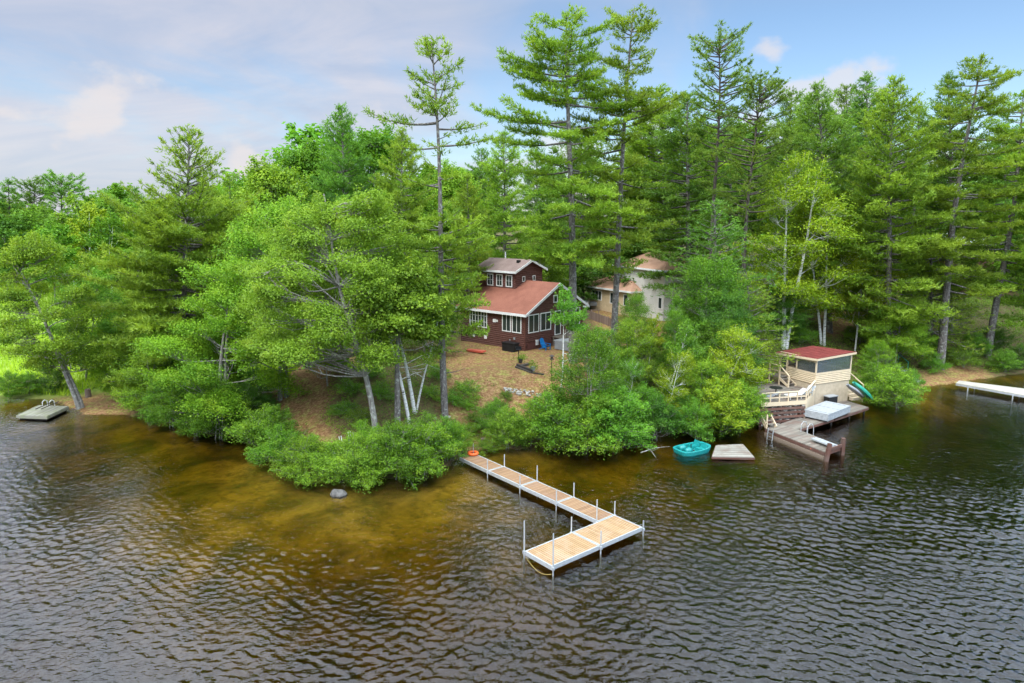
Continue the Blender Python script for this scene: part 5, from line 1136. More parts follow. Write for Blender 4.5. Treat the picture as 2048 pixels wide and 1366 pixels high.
proto('green_a', leafy_data(34, L, 10.2, stems=((0, 0, .3, .2),), r=.13, n=120, crad=.52, flat=.65, size=.064, shoots=70, mat='green'))
L = blobs(35, 26, 5, 17, ((0, 3.2), (.4, 4.2), (.75, 3.0), (1, .5)), (1.4, 2.2), 16)
proto('green_b', leafy_data(35, L, 18, stems=((0, 0, .3, .2),), r=.22, n=70, crad=.75, flat=.55, size=.13, shoots=60, mat='green'))
L = blobs(36, 28, 4.5, 16.3, ((0, 1.8), (.3, 3.2), (.65, 2.6), (.88, 1.3), (1, .3)), (.9, 1.5), 22, rzf=.8)
proto('birch_a', leafy_data(36, L, 17, stems=((0, 0, -1.2, .2), (.25, .1, 1.0, .3)), r=.15, n=80, crad=.52, flat=.75, size=.07, shoots=90, mat='birch', bk='birch_bark', branch=1.5, droop=.35))
L = blobs(37, 18, 3.0, 9.4, ((0, 1.0), (.35, 1.9), (.7, 1.4), (1, .3)), (.7, 1.2), 20, rzf=.8)
proto('birch_b', leafy_data(37, L, 10, stems=((0, 0, .5, .1),), r=.085, n=70, crad=.45, flat=.7, size=.062, shoots=60, mat='birch', bk='birch_bark', branch=1.5, droop=.3))
L = blobs(38, 10, 6.2, 9.2, ((0, 1.3), (.5, 1.6), (1, .4)), (.8, 1.2), 16, off=(-.4, 0), rzf=.55)
proto('birch_bare', leafy_data(38, L, 9.8, stems=((0, 0, -1.1, .1),), r=.13, n=55, crad=.5, flat=.4, size=.1, mat='maple_pale', bk='birch_bark', branch=1, bare=2))
L = blobs(39, 12, 6.5, 10.4, ((0, 1.9), (.5, 2.2), (1, .5)), (.9, 1.5), 18, rzf=.5)
proto('thick_maple', leafy_data(39, L, 11, stems=((0, 0, -.3, .1),), r=.26, n=55, crad=.55, flat=.35, size=.11, mat='maple_pale', bk='bark', branch=1, bare=3))
L = blobs(40, 13, .5, 2.3, ((0, 1.3), (.5, 1.3), (1, .4)), (.6, .95), 34, rzf=.75)
proto('shrub_a', leafy_data(40, L, 2.7, stems=((0, 0, .5, .2), (.2, .1, -.6, .1), (-.1, .1, 0, -.5)), r=.035, n=70, crad=.31, flat=.75, size=.044, shoots=110, mat='shrub', shell=.6, branch=2))
L = blobs(41, 15, .5, 3.4, ((0, 1.1), (.5, 1.3), (.8, .8), (1, .2)), (.55, .9), 32, rzf=.85)
proto('shrub_b', leafy_data(41, L, 3.9, stems=((0, 0, .4, .3), (.2, .1, -.5, .1)), r=.04, n=70, crad=.31, flat=.7, size=.047, shoots=110, mat='green', shell=.55, branch=2))
L = blobs(42, 20, .9, 6.0, ((0, 1.7), (.4, 2.1), (.75, 1.3), (1, .3)), (.75, 1.2), 26, rzf=.7)
proto('sapling', leafy_data(42, L, 6.6, stems=((0, 0, .4, .1), (.3, .2, -.7, .2), (-.2, .1, .1, -.6)), r=.055, n=100, crad=.38, flat=.65, size=.05, shoots=90, mat='green', branch=1.5))
L = blobs(43, 12, .4, 1.3, ((0, 1.0), (1, .5)), (.5, .8), 26, rzf=.6)
proto('low_shrub', leafy_data(43, L, 1.6, stems=((0, 0, .3, .1), (.1, 0, -.3, .1)), r=.02, n=46, crad=.24, flat=.6, size=.042, mat='shrub', branch=1))
L = blobs(44, 12, 4, 14.5, ((0, 2.8), (.4, 3.6), (.8, 2.4), (1, .4)), (1.7, 2.5), 5, rzf=.8)
proto('far_leafy_a', leafy_data(44, L, 15.5, stems=((0, 0, .3, 0),), r=.16, n=46, crad=.8, flat=.6, size=.24, mat='green', branch=0))
L = blobs(45, 10, 4, 13.5, ((0, 1.5), (.4, 2.4), (.8, 1.5), (1, .3)), (1.3, 2.0), 6, rzf=.9)
proto('far_leafy_b', leafy_data(45, L, 14.5, stems=((0, 0, -.4, 0), (.3, 0, .7, 0)), r=.1, n=44, crad=.7, flat=.7, size=.2, mat='maple', bk='birch_bark', branch=0))
proto('pine_mid', pine_data(46, H=25, cb=4, prof=((0, 4.6), (.35, 5.0), (.7, 3.8), (.9, 2), (1, .4)), dz=.9, nb=5, r=.28, dens=.8, k=6, ln=.4, wd=.09, mat='pine'))

# ------------------------------------------------------------------ placed trees
def P_(key, name, px, Y, top, label, wide=1.0, **k): return plant(key, name, px, Y, top, wide, label, **k)
GP = 'tall white pines of the knoll'
P_('pine_hero', 'white_pine', 1146, 57, (1138, 25), 'tallest layered white pine, its thick trunk rising in front of the brown house gable', cat='pine tree')
P_('pine_second', 'white_pine', 1226, 61, (1262, 22), 'second tallest white pine, just right of the tallest, trunk before the beige house', rot=40, cat='pine tree')
P_('pine_sparse', 'white_pine', 890, yg(890, 838), (862, 88), 'slender sparse white pine with bare grey trunk, left of the brown house', cat='pine tree')
P_('pine_dead', 'white_pine', 372, 56, (368, 262), 'white pine with thin see through top and broad soft skirts, above the left bushes', cat='pine tree')
P_('red_pine_a', 'red_pine', 1424, 71, (1432, 78), 'open crowned dark red pine standing alone against the sky right of the tall white pines', cat='pine tree')
P_('red_pine_b', 'red_pine', 1482, 66, (1512, 165), 'crooked dark red pine just right of the open crowned red pine', cat='pine tree')
P_('pine_a', 'white_pine', 1660, 74, (1632, 172), 'round topped dark pine left of the big yellow green pine', rot=20, mat='pine_blue', cat='pine tree')
P_('pine_b', 'white_pine', 1745, 82, (1735, 150), 'dark pine tip peering over the big yellow green pine', rot=70, mat='pine_dark', cat='pine tree')
P_('pine_a', 'white_pine', 1772, 68, (1788, 160), 'big dense yellow green pine above the right bank', rot=130, wide=1.05, cat='pine tree')
P_('pine_b', 'white_pine', 1900, 78, (1895, 150), 'dark pine directly behind the layered right hand pine', rot=200, mat='pine_dark', cat='pine tree')
P_('pine_c', 'white_pine', 1880, yg(1880, 738), (1948, 112), 'large layered pine with thick trunk at the right water edge', rot=15, cat='pine tree')
P_('pine_c', 'white_pine', 1974, yg(1974, 714), (2060, 180), 'large pine with grey trunk at the right edge of the view', rot=160, cat='pine tree')
P_('pine_b', 'white_pine', 2075, 72, (2120, 160), 'pine cut off by the right edge of the view', rot=250, cat='pine tree')
P_('pine_a', 'white_pine', 690, 84, (680, 215), 'dark blue green pine standing over the maples in the middle left', rot=55, mat='pine_dark', wide=.95, cat='pine tree')
P_('pine_a', 'white_pine', 800, 63, (806, 262), 'olive pine with broad boughs behind the slender sparse pine', rot=305, wide=.9, cat='pine tree')
P_('pine_mid', 'white_pine', 1010, 76, (1005, 268), 'broad pine behind the brown house, left of the tallest pine', rot=10, cat='pine tree')
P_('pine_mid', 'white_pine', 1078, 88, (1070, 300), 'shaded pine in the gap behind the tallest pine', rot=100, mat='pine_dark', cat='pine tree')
P_('pine_b', 'white_pine', 1325, 92, (1320, 175), 'dense pine filling the space between the second tall pine and the red pine', rot=190, wide=1.5, cat='pine tree')
P_('pine_mid', 'white_pine', 1375, 80, (1380, 190), 'dark pine behind the open crowned red pine', rot=260, wide=1.3, mat='pine_dark', cat='pine tree')
P_('pine_mid', 'white_pine', 1550, 82, (1580, 188), 'open topped dark pine between the crooked red pine and the big birch', rot=35, mat='pine_blue', cat='pine tree')
P_('pine_mid', 'white_pine', 1615, 92, (1610, 195), 'distant dark pine above the birch crown', rot=75, mat='pine_dark', cat='pine tree')
P_('pine_small', 'young_pine', 1420, 62, (1425, 400), 'young blue green pine below the open crowned red pine', rot=0, mat='pine_dark', cat='pine tree', wide=1.6)
P_('pine_b', 'white_pine', 1225, 97, (1215, 330), 'lower bushy pine behind the second tall pine', rot=280, cat='pine tree')
P_('pine_small', 'young_pine', 1500, 58, (1490, 545), 'soft young pine right of the shore saplings, left of the boathouse', wide=1.5, cat='pine tree')
P_('pine_small', 'young_pine', 1860, 72, (1850, 430), 'young pine below the layered right hand pine', wide=1.5, cat='pine tree', rot=60)
P_('pine_b', 'white_pine', 940, 70, (935, 350), 'bushy pine left behind the brown house', rot=150, wide=.9, cat='pine tree')
P_('pine_small', 'young_pine', 890, 60, (885, 560), 'small soft pine left of the brown house corner', wide=1.0, cat='pine tree', rot=200)
P_('pine_mid', 'white_pine', 470, 80, (455, 350), 'pine behind the maples, right of the thin topped pine', rot=90, cat='pine tree', mat='pine')
P_('pine_a', 'white_pine', 310, 66, (300, 440), 'broad pale pine behind the thin topped pine on its left', rot=230, wide=1.25, cat='pine tree')
# leafy trees
P_('maple_hero', 'maple_tree', 752, yg(752, 868), (735, 392), 'large pale yellow green maple leaning left over the path', cat='maple tree')
P_('maple_b', 'maple_tree', 560, yg(562, 800), (560, 415), 'wide bright green maple behind and left of the pale leaning maple', rot=0, wide=1.0, cat='maple tree')
P_('maple_b', 'maple_tree', 445, 49, (470, 570), 'low spreading maple over the bank left of the path', rot=120, wide=1.25, cat='maple tree')
P_('maple_c', 'maple_tree', 158, yg(158, 818), (72, 468), 'leaning light green maple on the cove bank beside the mossy raft', cat='maple tree')
P_('green_a', 'leafy_tree', 172, 62, (190, 545), 'darker small tree just behind the leaning cove maple', rot=50, cat='leafy tree')
P_('green_b', 'leafy_tree', 560, 80, (545, 325), 'tall rounded green tree behind the wide bright maple', cat='leafy tree', mat='maple')
P_('green_b', 'leafy_tree', 610, 95, (605, 290), 'tall dark green broadleaf left of the blue green pine', rot=90, cat='leafy tree')
P_('green_b', 'leafy_tree', 750, 92, (755, 255), 'round crowned tree right of the blue green pine', rot=200, cat='leafy tree')
P_('green_b', 'leafy_tree', 905, 95, (905, 330), 'yellowish broadleaf seen in the sky gap behind the slender pine', rot=20, cat='leafy tree', mat='maple')
P_('green_a', 'leafy_tree', 1060, 84, (1090, 440), 'yellow tinted tree in the shade behind the brown house roof', rot=20, cat='leafy tree', mat='maple')
P_('green_a', 'leafy_tree', 850, 60, (835, 520), 'green tree behind the birches left of the house', rot=140, cat='leafy tree')
P_('thick_maple', 'maple_tree', 795, yg(795, 855), (805, 520), 'thick trunked lichen covered maple between the leaning maple and the birches', cat='maple tree')
P_('birch_bare', 'birch_tree', 818, yg(820, 850), (790, 560), 'front white birch stem of the clump, curving left', cat='birch tree')
P_('birch_bare', 'birch_tree', 829, yg(829, 826), (800, 500), 'middle and thickest white birch stem of the clump', rot=20, cat='birch tree')
P_('birch_bare', 'birch_tree', 833, yg(833, 824), (862, 600), 'thin white birch stem of the clump, leaning right', rot=180, cat='birch tree', wide=.8)
P_('green_a', 'leafy_tree', 655, yg(655, 775), (640, 600), 'short dark trunked tree beside the path, next to the picnic table', rot=30, cat='leafy tree', wide=.8)
P_('green_a', 'leafy_tree', 692, yg(692, 742), (700, 560), 'dark trunked tree right behind the picnic table', rot=210, cat='leafy tree', wide=.7)
P_('birch_a', 'birch_tree', 1566, yg(1560, 696), (1610, 318), 'big yellow green birch left of the boathouse', wide=1.35, cat='birch tree')
P_('birch_a', 'birch_tree', 1648, yg(1648, 692), (1640, 385), 'second big birch directly behind the boathouse', rot=130, wide=1.1, cat='birch tree')
P_('birch_b', 'birch_tree', 1710, yg(1710, 702), (1735, 470), 'slender birch with white trunk at the right corner of the boathouse roof', rot=40, wide=1.2, cat='birch tree')
P_('green_a', 'leafy_tree', 1790, yg(1790, 735), (1800, 600), 'small bright maple over the concrete steps on the right bank', wide=1.3, cat='leafy tree', mat='maple')
P_('birch_bare', 'birch_tree', 1122, yg(1120, 785), (1148, 588), 'thin white stemmed birch in front of the house gable', wide=.75, mat='green', cat='birch tree')
P_('birch_b', 'birch_tree', 1200, 52, (1205, 650), 'pale leaved birch sapling in the shore thicket below the tallest pine', rot=70, wide=1.2, cat='birch tree', mat='green')
P_('green_a', 'leafy_tree', 1275, 55, (1270, 585), 'pale green tree in front of the cream house wall', rot=20, wide=.75, cat='leafy tree')
P_('green_a', 'leafy_tree', 1418, 57, (1418, 510), 'tall green tree right of the cream house', rot=110, wide=.95, cat='leafy tree')
P_('green_a', 'leafy_tree', 1350, 53, (1352, 615), 'green tree below the cream house roof corner', rot=220, wide=.7, cat='leafy tree')
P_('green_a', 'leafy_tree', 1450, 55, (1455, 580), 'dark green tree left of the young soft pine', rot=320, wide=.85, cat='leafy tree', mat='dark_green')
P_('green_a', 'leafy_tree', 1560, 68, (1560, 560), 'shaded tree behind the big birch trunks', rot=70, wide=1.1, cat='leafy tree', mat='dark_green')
P_('birch_b', 'birch_tree', 1425, 50.5, (1492, 655), 'leaning birch hanging over the pedal boat and the float', rot=20, wide=1.35, cat='birch tree')
P_('birch_b', 'birch_tree', 1320, 48, (1375, 700), 'white stemmed birch leaning right in the middle of the shore thicket', rot=200, wide=.9, cat='birch tree')
P_('birch_b', 'birch_tree', 1250, 47.5, (1262, 715), 'small birch in the shore thicket above the widest bush', rot=300, wide=1.0, cat='birch tree', mat='green')
P_('birch_bare', 'birch_tree', 1318, yg(1318, 838), (1392, 660), 'thin birch leaning right, its white stem bare in the middle of the shore thicket', rot=30, cat='birch tree', wide=.8, mat='green')
P_('birch_bare', 'birch_tree', 1246, yg(1246, 815), (1252, 700), 'short birch with straight white stem in the shore thicket', rot=110, cat='birch tree', wide=.8, mat='green')
P_('birch_bare', 'birch_tree', 1290, yg(1290, 790), (1300, 640), 'slim birch with pale stem below the cream house', rot=210, cat='birch tree', wide=.7, mat='birch')
# saplings and bushes of the shore thicket right of the dock
GT = 'saplings and bushes of the shore thicket'
for i, (key, px, py, top, wd, mt, lab) in enumerate([
    ('shrub_b', 1012, 908, (1022, 820), 1.1, 'shrub', 'upright light bush nearest the dock in the shore thicket'),
    ('shrub_b', 1062, 902, (1080, 800), 1.1, 'shrub', 'tall bush second from the dock in the shore thicket'),
    ('shrub_a', 1110, 906, (1110, 800), 1.2, 'green', 'round green bush at the water edge under the thin house birch'),
    ('sapling', 1178, 890, (1180, 665), 1.0, None, 'tall leafy sapling under the tallest pine at the shore'),
    ('shrub_a', 1170, 908, (1170, 810), 1.25, 'shrub', 'wide bright bush hanging over the water, middle of the thicket'),
    ('shrub_b', 1225, 908, (1235, 780), 1.3, 'green', 'wide dark bush overhanging the water right of the middle bush'),
    ('shrub_b', 1215, 872, (1210, 765), 1.0, None, 'leafy sapling behind the wide dark bush'),
    ('shrub_b', 1285, 868, (1290, 770), 1.05, None, 'leafy sapling right of the middle of the thicket'),
    ('shrub_a', 1310, 880, (1315, 800), 1.0, 'dark_green', 'dark low bush above the bare bank left of the pedal boat'),
    ('shrub_b', 1340, 860, (1350, 770), 1.1, 'dark_green', 'dark sapling above the pedal boat'),
    ('sapling', 1400, 858, (1410, 720), 1.1, 'maple', 'yellow green sapling behind the pedal boat'),
    ('shrub_b', 1440, 872, (1445, 760), 1.2, 'birch', 'yellow green bush reaching over the wooden float'),
    ('shrub_b', 1480, 866, (1485, 765), 1.05, 'shrub', 'bush at the left end of the pier'),
    ('sapling', 1468, 835, (1480, 690), .9, 'birch', 'yellow sapling left of the upper deck'),
    ('shrub_a', 1120, 860, (1115, 795), 1.0, None, 'sapling between the thin house birch and the lawn'),
    ('shrub_b', 1390, 880, (1385, 800), 1.0, 'green', 'green bush directly behind the pedal boat'),
    ('sapling', 1430, 800, (1440, 640), 1.0, None, 'sapling on the slope under the dark green tree'),
    ('sapling', 1265, 800, (1260, 640), 1.0, 'maple', 'light sapling on the slope below the beige house')]):
    plant(key, 'bush' if 'shrub' in key else 'sapling_tree', px, yg(px, py) if py < 890 else G(px, py, 0).y+.9, top, wd, lab, cat='bush' if 'shrub' in key else 'sapling', group=GT, rot=i*67, mat=mt, crown='foliage', stem='stems')
# front bushes on the point
GF = 'bushes round the point left of the dock'
for i, (key, px, py, top, wd, mt, lab) in enumerate([
    ('shrub_a', 520, 905, (528, 828), 1.1, None, 'leftmost bright bush of the point, beside the cove'),
    ('shrub_b', 548, 895, (555, 815), 1.2, None, 'upright bush behind the leftmost bush of the point'),
    ('shrub_a', 568, 945, (568, 860), 1.15, 'green', 'greyish bush on the left flank of the point'),
    ('shrub_a', 610, 965, (610, 880), 1.1, None, 'bright bush left of the boulder'),
    ('shrub_a', 655, 972, (655, 895), 1.2, None, 'low bush right above the boulder'),
    ('shrub_a', 705, 976, (706, 885), 1.15, 'shrub', 'rounded bush right of the boulder'),
    ('shrub_b', 752, 972, (752, 868), 1.15, 'shrub', 'tall rounded bush at the tip of the point'),
    ('shrub_b', 800, 968, (800, 845), 1.25, 'green', 'largest bush right of the tip of the point'),
    ('shrub_a', 848, 958, (848, 860), 1.2, None, 'wide bush hanging over the water left of the dock'),
    ('shrub_b', 890, 935, (888, 838), 1.05, 'green', 'bush beside the shore end of the dock'),
    ('shrub_a', 632, 932, (632, 880), .9, 'maple', 'low light bush behind the boulder bushes'),
    ('shrub_a', 735, 915, (735, 850), 1.1, None, 'low bush at the foot of the leaning maple'),
    ('shrub_a', 905, 920, (912, 855), .8, None, 'small bush right at the dock foot'),
    ('shrub_b', 985, 880, (990, 800), .9, None, 'bush on the bank right of the tree stump'),
    ('shrub_a', 850, 905, (850, 840), 1.1, 'green', 'bush behind the wide overhanging bush, below the slender pine')]):
    plant(key, 'bush', px, G(px, py, 0).y+.9 if py > 932 else yg(px, py), top, wd, lab, cat='bush', group=GF, rot=i*77, mat=mt, crown='foliage', stem='stems')
# left bank bushes and cove
GL = 'bushes of the left bank'
for i, (key, px, py, top, wd, mt, lab) in enumerate([
    ('sapling', 300, 845, (300, 700), 1.3, 'maple', 'light sapling hanging over the cove right of the raft'),
    ('sapling', 345, 862, (340, 745), 1.2, 'green', 'dark leafy sapling at the cove mouth'),
    ('sapling', 395, 878, (395, 745), 1.25, 'green', 'broad sapling overhanging the water left of the path'),
    ('sapling', 440, 886, (440, 760), 1.25, 'green', 'broad green bush with drooping boughs, left of the path foot'),
    ('sapling', 490, 872, (490, 770), 1.2, 'dark_green', 'dark bush beside the foot of the path'),
    ('shrub_b', 420, 870, (420, 800), 1.4, 'green', 'low bush at the water under the broad green bush'),
    ('sapling', 515, 825, (510, 735), 1.0, 'dark_green', 'dark sapling along the left side of the path'),
    ('sapling', 255, 800, (250, 690), 1.1, 'maple', 'sapling behind the cove bank, left of the light sapling'),
    ('sapling', 215, 760, (215, 640), 1.2, 'maple', 'light bush behind the upright cut log'),
    ('shrub_b', 20, 798, (20, 745), 1.3, 'green', 'bush at the left edge above the mossy raft'),
    ('shrub_b', 60, 790, (58, 745), 1.2, 'green', 'bush behind the mossy raft'),
    ('shrub_b', 100, 785, (105, 725), 1.0, 'dark_green', 'dark bush left of the leaning cove maple'),
    ('sapling', 330, 790, (335, 600), 1.4, 'maple', 'tall sapling under the thin topped pine'),
    ('green_a', 430, 800, (425, 620), 1.2, 'green', 'dense tree right of the thin topped pine trunk'),
    ('green_a', 250, 720, (240, 570), 1.3, 'maple', 'light tree on the meadow edge left of the thin topped pine')]):
    plant(key, 'sapling_tree' if key != 'shrub_b' else 'bush', px, yg(px, py) if py < 840 else G(px, py, 0).y+1.0, top, wd, lab, cat='sapling' if key != 'shrub_b' else 'bush', group=GL, rot=i*59, mat=mt, crown='foliage', stem='stems')
# right bank
GR = 'bushes of the right bank'
for i, (key, px, py, top, wd, mt, lab) in enumerate([
    ('shrub_b', 1792, 818, (1790, 738), 1.35, 'shrub', 'round bush at the water between the canoe and the concrete steps'),
    ('shrub_a', 1762, 795, (1760, 735), 1.3, 'green', 'bush behind the green canoe'),
    ('sapling', 1760, 760, (1752, 680), 1.1, 'maple', 'light bush right of the boathouse wall'),
    ('shrub_a', 1925, 735, (1925, 690), 1.1, 'under', 'low bush between the two right hand pine trunks'),
    ('shrub_b', 2010, 745, (2010, 700), 1.3, 'green', 'bush right of the beach, above the pale gangway'),
    ('shrub_b', 2045, 738, (2045, 690), 1.3, 'dark_green', 'dark bush at the right edge of the view'),
    ('shrub_a', 1855, 710, (1850, 670), 1.2, 'green', 'low bush left of the large layered pine trunk'),
    ('shrub_b', 1985, 700, (1985, 650), 1.3, 'dark_green', 'shaded bush behind the right edge pine trunk'),
    ('shrub_a', 1870, 745, (1868, 712), 1.1, 'green', 'low bush at the left foot of the large layered pine'),
    ('shrub_a', 1720, 690, (1722, 650), 1.3, 'under', 'low bush right of the slender birch, above the boathouse roof'),
    ('shrub_a', 1600, 690, (1600, 655), 1.3, 'green', 'low bush between the two big birches'),
    ('shrub_b', 1950, 715, (1950, 665), 1.2, 'green', 'bush left of the right edge pine trunk'),
    ('shrub_a', 1835, 775, (1825, 745), .7, 'green', 'tiny bush beside the lowest concrete step')]):
    plant(key, 'bush', px, yg(px, py), top, wd, lab, cat='bush', group=GR, rot=i*83, mat=mt, crown='foliage', stem='stems')
# shrubs round the lawn and the path
GK = 'low shrubs round the lawn and the path'
for i, (px, py, tw_, mt, lab) in enumerate([
    (930, 795, 30, None, 'low bush at the left rim of the lawn'), (905, 815, 30, 'green', 'low bush right of the slender pine trunk'),
    (700, 790, 28, 'green', 'low bush right of the path beside the short dark trunked tree'), (690, 835, 30, 'green', 'low bush in the bend of the path'),
    (720, 850, 30, 'under', 'low bush left of the leaning maple foot'), (860, 800, 26, None, 'low bush behind the birch clump'),
    (760, 800, 30, 'green', 'low bush behind the lichen covered maple'), (875, 760, 26, 'green', 'low bush behind the slender pine'),
    (1000, 830, 26, 'under', 'low bush below the pile of stones'), (950, 850, 24, 'under', 'low yellowish bush on the bank above the stump'),
    (1010, 800, 16, 'under', 'small plant beside the pile of stones'), (935, 825, 24, None, 'low bush on the bank below the left rim of the lawn'), (965, 868, 26, 'green', 'low bush above the tree stump'), (930, 880, 30, None, 'low bush just above the shore end of the dock'), (975, 905, 26, None, 'low bush at the water just right of the dock end'), (1000, 862, 30, 'green', 'low bush between the stump and the shore thicket'), (905, 870, 26, 'under', 'low bush left of the bank path above the dock'), (740, 760, 30, 'green', 'low bush right of the picnic table')]):
    plant('low_shrub', 'low_bush', px, yg(px, py), (px+3, py-tw_), 1.25, lab, cat='bush', group=GK, rot=i*71, mat=mt, crown='foliage', stem='stems')
# fallen / leaning birch twigs over the water
for px0, py0, px1, py1, lab in ((1290, 893, 1312, 915, 'thin dead branch dipping into the water left of the pedal boat'), (1282, 905, 1340, 893, 'second dead branch lying above the water left of the pedal boat')):
    a = G(px0, py0, .5); c = G(px1, py1, .05); b = MB(); b.tube([a, (a+c)/2+Vector((0, 0, .12)), c], [.035, .025, .01], 6); m_ = (a+c)/2; b.tube([m_, m_+Vector((.4, -.2, .3))], [.015, .006], 4); o = b.build('dead_branch', 'bark_grey'); tag(o, lab, 'branch', 'dead branches over the water')

# ------------------------------------------------------------------ far trees one can tell apart, beyond the marsh and behind the houses
GW = 'trees of the far wood'
FAR = [
 ('pine_far_b', 128, 165, (126, 357), 1.2, None, 'flat topped dark pine, highest of the far wood on the left'),
 ('pine_far_b', 75, 168, (68, 366), 1.0, None, 'dark open pine left of the flat topped far pine'),
 ('pine_far_a', 22, 160, (20, 362), 1.2, None, 'dark pine at the left end of the far wood'),
 ('far_leafy_a', 235, 165, (232, 371), 1.2, None, 'round green tree right of the flat topped far pine'),
 ('pine_far_a', 215, 150, (216, 385), 1.0, None, 'blue green spruce like tree in front of the round far tree'),
 ('far_leafy_b', 175, 128, (180, 412), 1.1, 'birch', 'bright yellow green birch group in the far wood'),
 ('far_leafy_b', 148, 132, (150, 396), 1.0, 'maple', 'pale birch left of the bright far birch group'),
 ('far_leafy_a', 60, 135, (62, 425), 1.2, None, 'green tree low in the far wood left of the birches'),
 ('far_leafy_a', 15, 130, (10, 432), 1.3, 'dark_green', 'dark tree at the left edge below the far pine'),
 ('pine_far_a', 275, 160, (275, 377), 1.1, None, 'small dark pine right of the round far tree'),
 ('far_leafy_a', 300, 140, (300, 398), 1.2, 'green', 'broad green tree behind the thin topped pine on its left'),
 ('pine_far_a', 345, 155, (345, 382), 1.0, None, 'dark pine seen through the thin topped pine'),
 ('far_leafy_a', 400, 150, (405, 376), 1.2, None, 'round tree right behind the thin topped pine'),
 ('far_leafy_a', 445, 135, (450, 372), 1.2, 'maple', 'light green round tree in the low gap left of the tall maples'),
 ('far_leafy_b', 225, 115, (222, 432), 1.1, 'green', 'young trees at the meadow end right of the birches'),
 ('far_leafy_b', 262, 118, (262, 430), 1.1, 'maple', 'light young tree at the meadow end'),
 ('far_leafy_a', 110, 118, (110, 450), 1.0, 'green', 'dark green tree behind the leaning cove maple'),
 ('far_leafy_a', 500, 110, (498, 350), 1.1, 'green', 'green tree left of the tall rounded tree'),
 ('pine_far_a', 530, 120, (528, 330), 1.2, None, 'dark pine peering between the tall green trees'),
 ('far_leafy_a', 650, 115, (645, 258), 1.2, None, 'far tree just left of the blue green pine tip'),
 ('pine_mid', 965, 100, (962, 300), 1.0, 'pine_dark', 'far pine behind the house ridge'),
 ('pine_mid', 1165, 98, (1165, 260), 1.0, 'pine_dark', 'far pine behind the trunk of the tallest pine'),
 ('pine_mid', 1290, 96, (1290, 230), 1.0, 'pine', 'far pine above the cream house'),
 ('pine_mid', 1460, 100, (1460, 240), 1.0, 'pine_dark', 'far pine between the two red pines'),
 ('pine_mid', 1690, 100, (1690, 175), 1.0, 'pine_blue', 'far pine above the gap right of the birch'),
 ('pine_mid', 1820, 100, (1835, 215), 1.1, 'pine', 'far pine between the yellow green pine and the layered pine'),
 ('pine_mid', 2020, 100, (2010, 250), 1.1, 'pine_dark', 'far pine behind the right edge pines')]
for i, (key, px, Y, top, wd, mt, lab) in enumerate(FAR):
    plant(key, 'far_tree', px, Y, top, wd, lab, cat='tree', group=GW, rot=i*61, mat=mt)
# ------------------------------------------------------------------ stuff: the closed wood behind, undergrowth, meadow
def bake(items, name, label, cat, matmap):
    """merges reduced copies of crowns into one mesh with several material slots"""
    V = []; T = []; MI = []
    for key, x, y, s, wd, rot, mi, keep in items:
        me = PROTO[key][1]; n = len(me.vertices); co = np.empty(n*3, np.float32); me.vertices.foreach_get('co', co); k = me.loops[-1].vertex_index//len(me.polygons)+1; k = n//len(me.polygons)
        co = co.reshape(-1, k, 3); tt = np.empty(len(co), np.float32); me.attributes['tint'].data.foreach_get('value', tt)
        if keep < 1: sel = np.random.default_rng(int(abs(x*7))).random(len(co)) < keep; co = co[sel]; tt = tt[sel]
        if k == 3: co = np.concatenate([co, co[:, 2:3]*1.0+np.float32(.001)], 1)
        c, s_ = math.cos(rot), math.sin(rot); X = (co[..., 0]*c-co[..., 1]*s_)*s*wd; Yv = (co[..., 0]*s_+co[..., 1]*c)*s*wd; z0 = gh(x, y)
        V.append(np.stack([X+x, Yv+y, co[..., 2]*s+z0], -1)); T.append(tt); MI.append(np.full(len(co), mi, np.int32))
    V = np.concatenate(V); me = mesh_faces(name, V, np.concatenate(T), M[matmap[0]])
    for m_ in matmap[1:]: me.materials.append(M[m_])
    me.polygons.foreach_set('material_index', np.concatenate(MI)); o = put(bpy.data.objects.new(name, me)); return tag(o, label, cat, kind='stuff')
rr = random.Random(5); items = []
for i in range(78):                      # left, beyond the marsh
    x = rr.uniform(-230, -28); y = rr.uniform(138, 215)
    if abs(x/y) > .95: x = -.9*y*rr.uniform(.2, 1)
    key = rr.choice(['far_leafy_a', 'far_leafy_a', 'far_leafy_b', 'pine_far_a', 'pine_far_b']); H = PROTO[key][2]; hgt = rr.uniform(13, 19.5)
    items.append((key, x, y, hgt/H, rr.uniform(1.1, 1.5), rr.uniform(0, 6), 1 if 'pine' in key else rr.choice((0, 0, 2)), .8))
for i in range(64):                      # further left and right than the view reaches
    sg = -1 if i < 44 else 1; y = rr.uniform(100, 200); x = sg*y*rr.uniform(.85, 1.9)+(-8 if sg < 0 else 15); key = rr.choice(['far_leafy_a', 'far_leafy_b', 'pine_far_a']); H = PROTO[key][2]
    items.append((key, x, y, rr.uniform(13, 19)/H, rr.uniform(1.3, 1.7), rr.uniform(0, 6), 1 if 'pine' in key else rr.choice((0, 2)), .6))
for i in range(60):                      # middle and right, behind the houses
    x = rr.uniform(-35, 125); y = rr.uniform(104, 165); key = rr.choice(['far_leafy_a', 'pine_far_a', 'pine_far_a', 'far_leafy_a']); H = PROTO[key][2]; hgt = rr.uniform(15, 25)
    if x < 0: hgt = min(hgt, 19)
    items.append((key, x, y, hgt/H, rr.uniform(1.1, 1.5), rr.uniform(0, 6), 1 if 'pine' in key else rr.choice((0, 3)), .8))
for i in range(46):                      # dark understorey right behind the houses
    x = rr.uniform(-30, 95); y = rr.uniform(88, 102); items.append(('far_leafy_a', x, y, rr.uniform(5, 9)/15.5, 1.5, rr.uniform(0, 6), rr.choice((0, 3)), .7))
bake(items, 'far_wood', 'closed mixed wood behind the marsh and the houses', 'woods', ['green', 'pine_dark', 'maple', 'dark_green'])
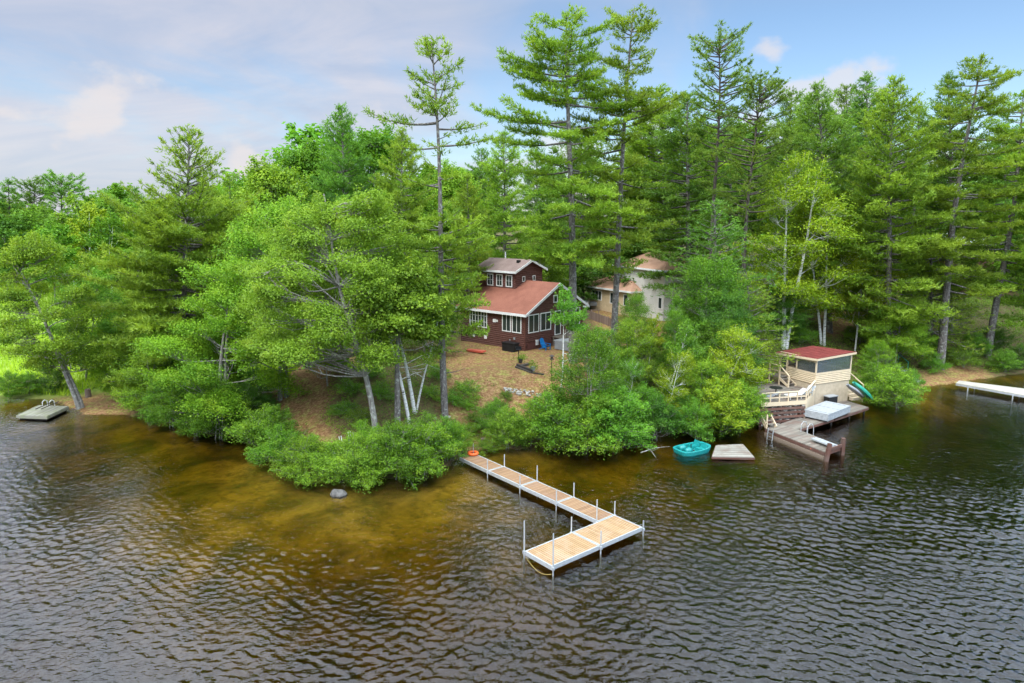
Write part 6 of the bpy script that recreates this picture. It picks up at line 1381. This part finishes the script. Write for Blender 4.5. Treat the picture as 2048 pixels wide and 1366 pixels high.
# undergrowth of blueberry and fern on the banks
rng = np.random.default_rng(77); c = []; tt = []
X = rng.uniform(-34, 66, 52000); Y = rng.uniform(38, 96, 52000); d = sdist(X, Y); Hh = ground_h(X, Y); ok = (d > .4) & (d < 24) & (abs(X) < Y*.8+3)
dens = .5+.5*np.sin(X*.9+np.sin(Y*.7)*1.5)*np.cos(Y*.8+.5); dens[(X > 25)] += .25
opm = np.zeros(X.shape, bool)
for q in OPEN: opm |= inpoly(X, Y, q)
inh = np.zeros(X.shape, bool)
for (ox, oy, rr_) in ((-1, 67, 8), (26, 56, 4.2), (20, 52, 3.2), (14, 86, 7)): inh |= np.hypot(X-ox, Y-oy) < rr_
ok &= ~inh & ((~opm & (rng.random(X.shape) < dens)) | (opm & (rng.random(X.shape) < .018)))
X, Y, Hh = X[ok], Y[ok], Hh[ok]; cen = np.stack([X, Y, Hh+.18+.1*rng.random(len(X))], 1); tn = .45+.3*np.sin(X*1.1+Y*.6)+rng.normal(0, .1, len(X))
Pu, tu = leaves(rng, cen, 15, .24, .7, .06, np.clip(tn, 0, 1)); o = put(bpy.data.objects.new('undergrowth', mesh_faces('undergrowth', Pu, tu, M['under']))); tag(o, 'knee high undergrowth covering the wooded banks', 'undergrowth', kind='stuff')
# tall marsh grass
n = 42000; Y = 57+95*rng.random(n)**1.6; X = -Y*.82+rng.random(n)*(Y*.82-19+0*Y); d = sdist(X, Y); opm = inpoly(X, Y, cove); ok = (d > .8) & ~opm; X, Y = X[ok], Y[ok]; n = len(X); Hh = ground_h(X, Y)
b0 = np.stack([X, Y, Hh-.05], 1); sc = 1+(Y-57)/60; a = rng.uniform(0, 6.28, n); w_ = np.stack([np.cos(a), np.sin(a), 0*a], 1)*(.045*sc)[:, None]; tip = b0+np.stack([rng.normal(0, .12, n), rng.normal(0, .12, n), rng.uniform(.3, .75, n)*sc**.4], 1)
Pg = np.stack([b0-w_, b0+w_, tip], 1); tg = np.clip(.5+.35*np.sin(X*.25+Y*.1)+rng.normal(0, .15, n), 0, 1); o = put(bpy.data.objects.new('marsh_grass', mesh_faces('marsh_grass', Pg, tg, M['grass']))); tag(o, 'bright tall grass of the marsh behind the left cove', 'grass', kind='stuff')
print('trees', len(TREES), 'faces', sum(v[3] for v in PROTO.values()))
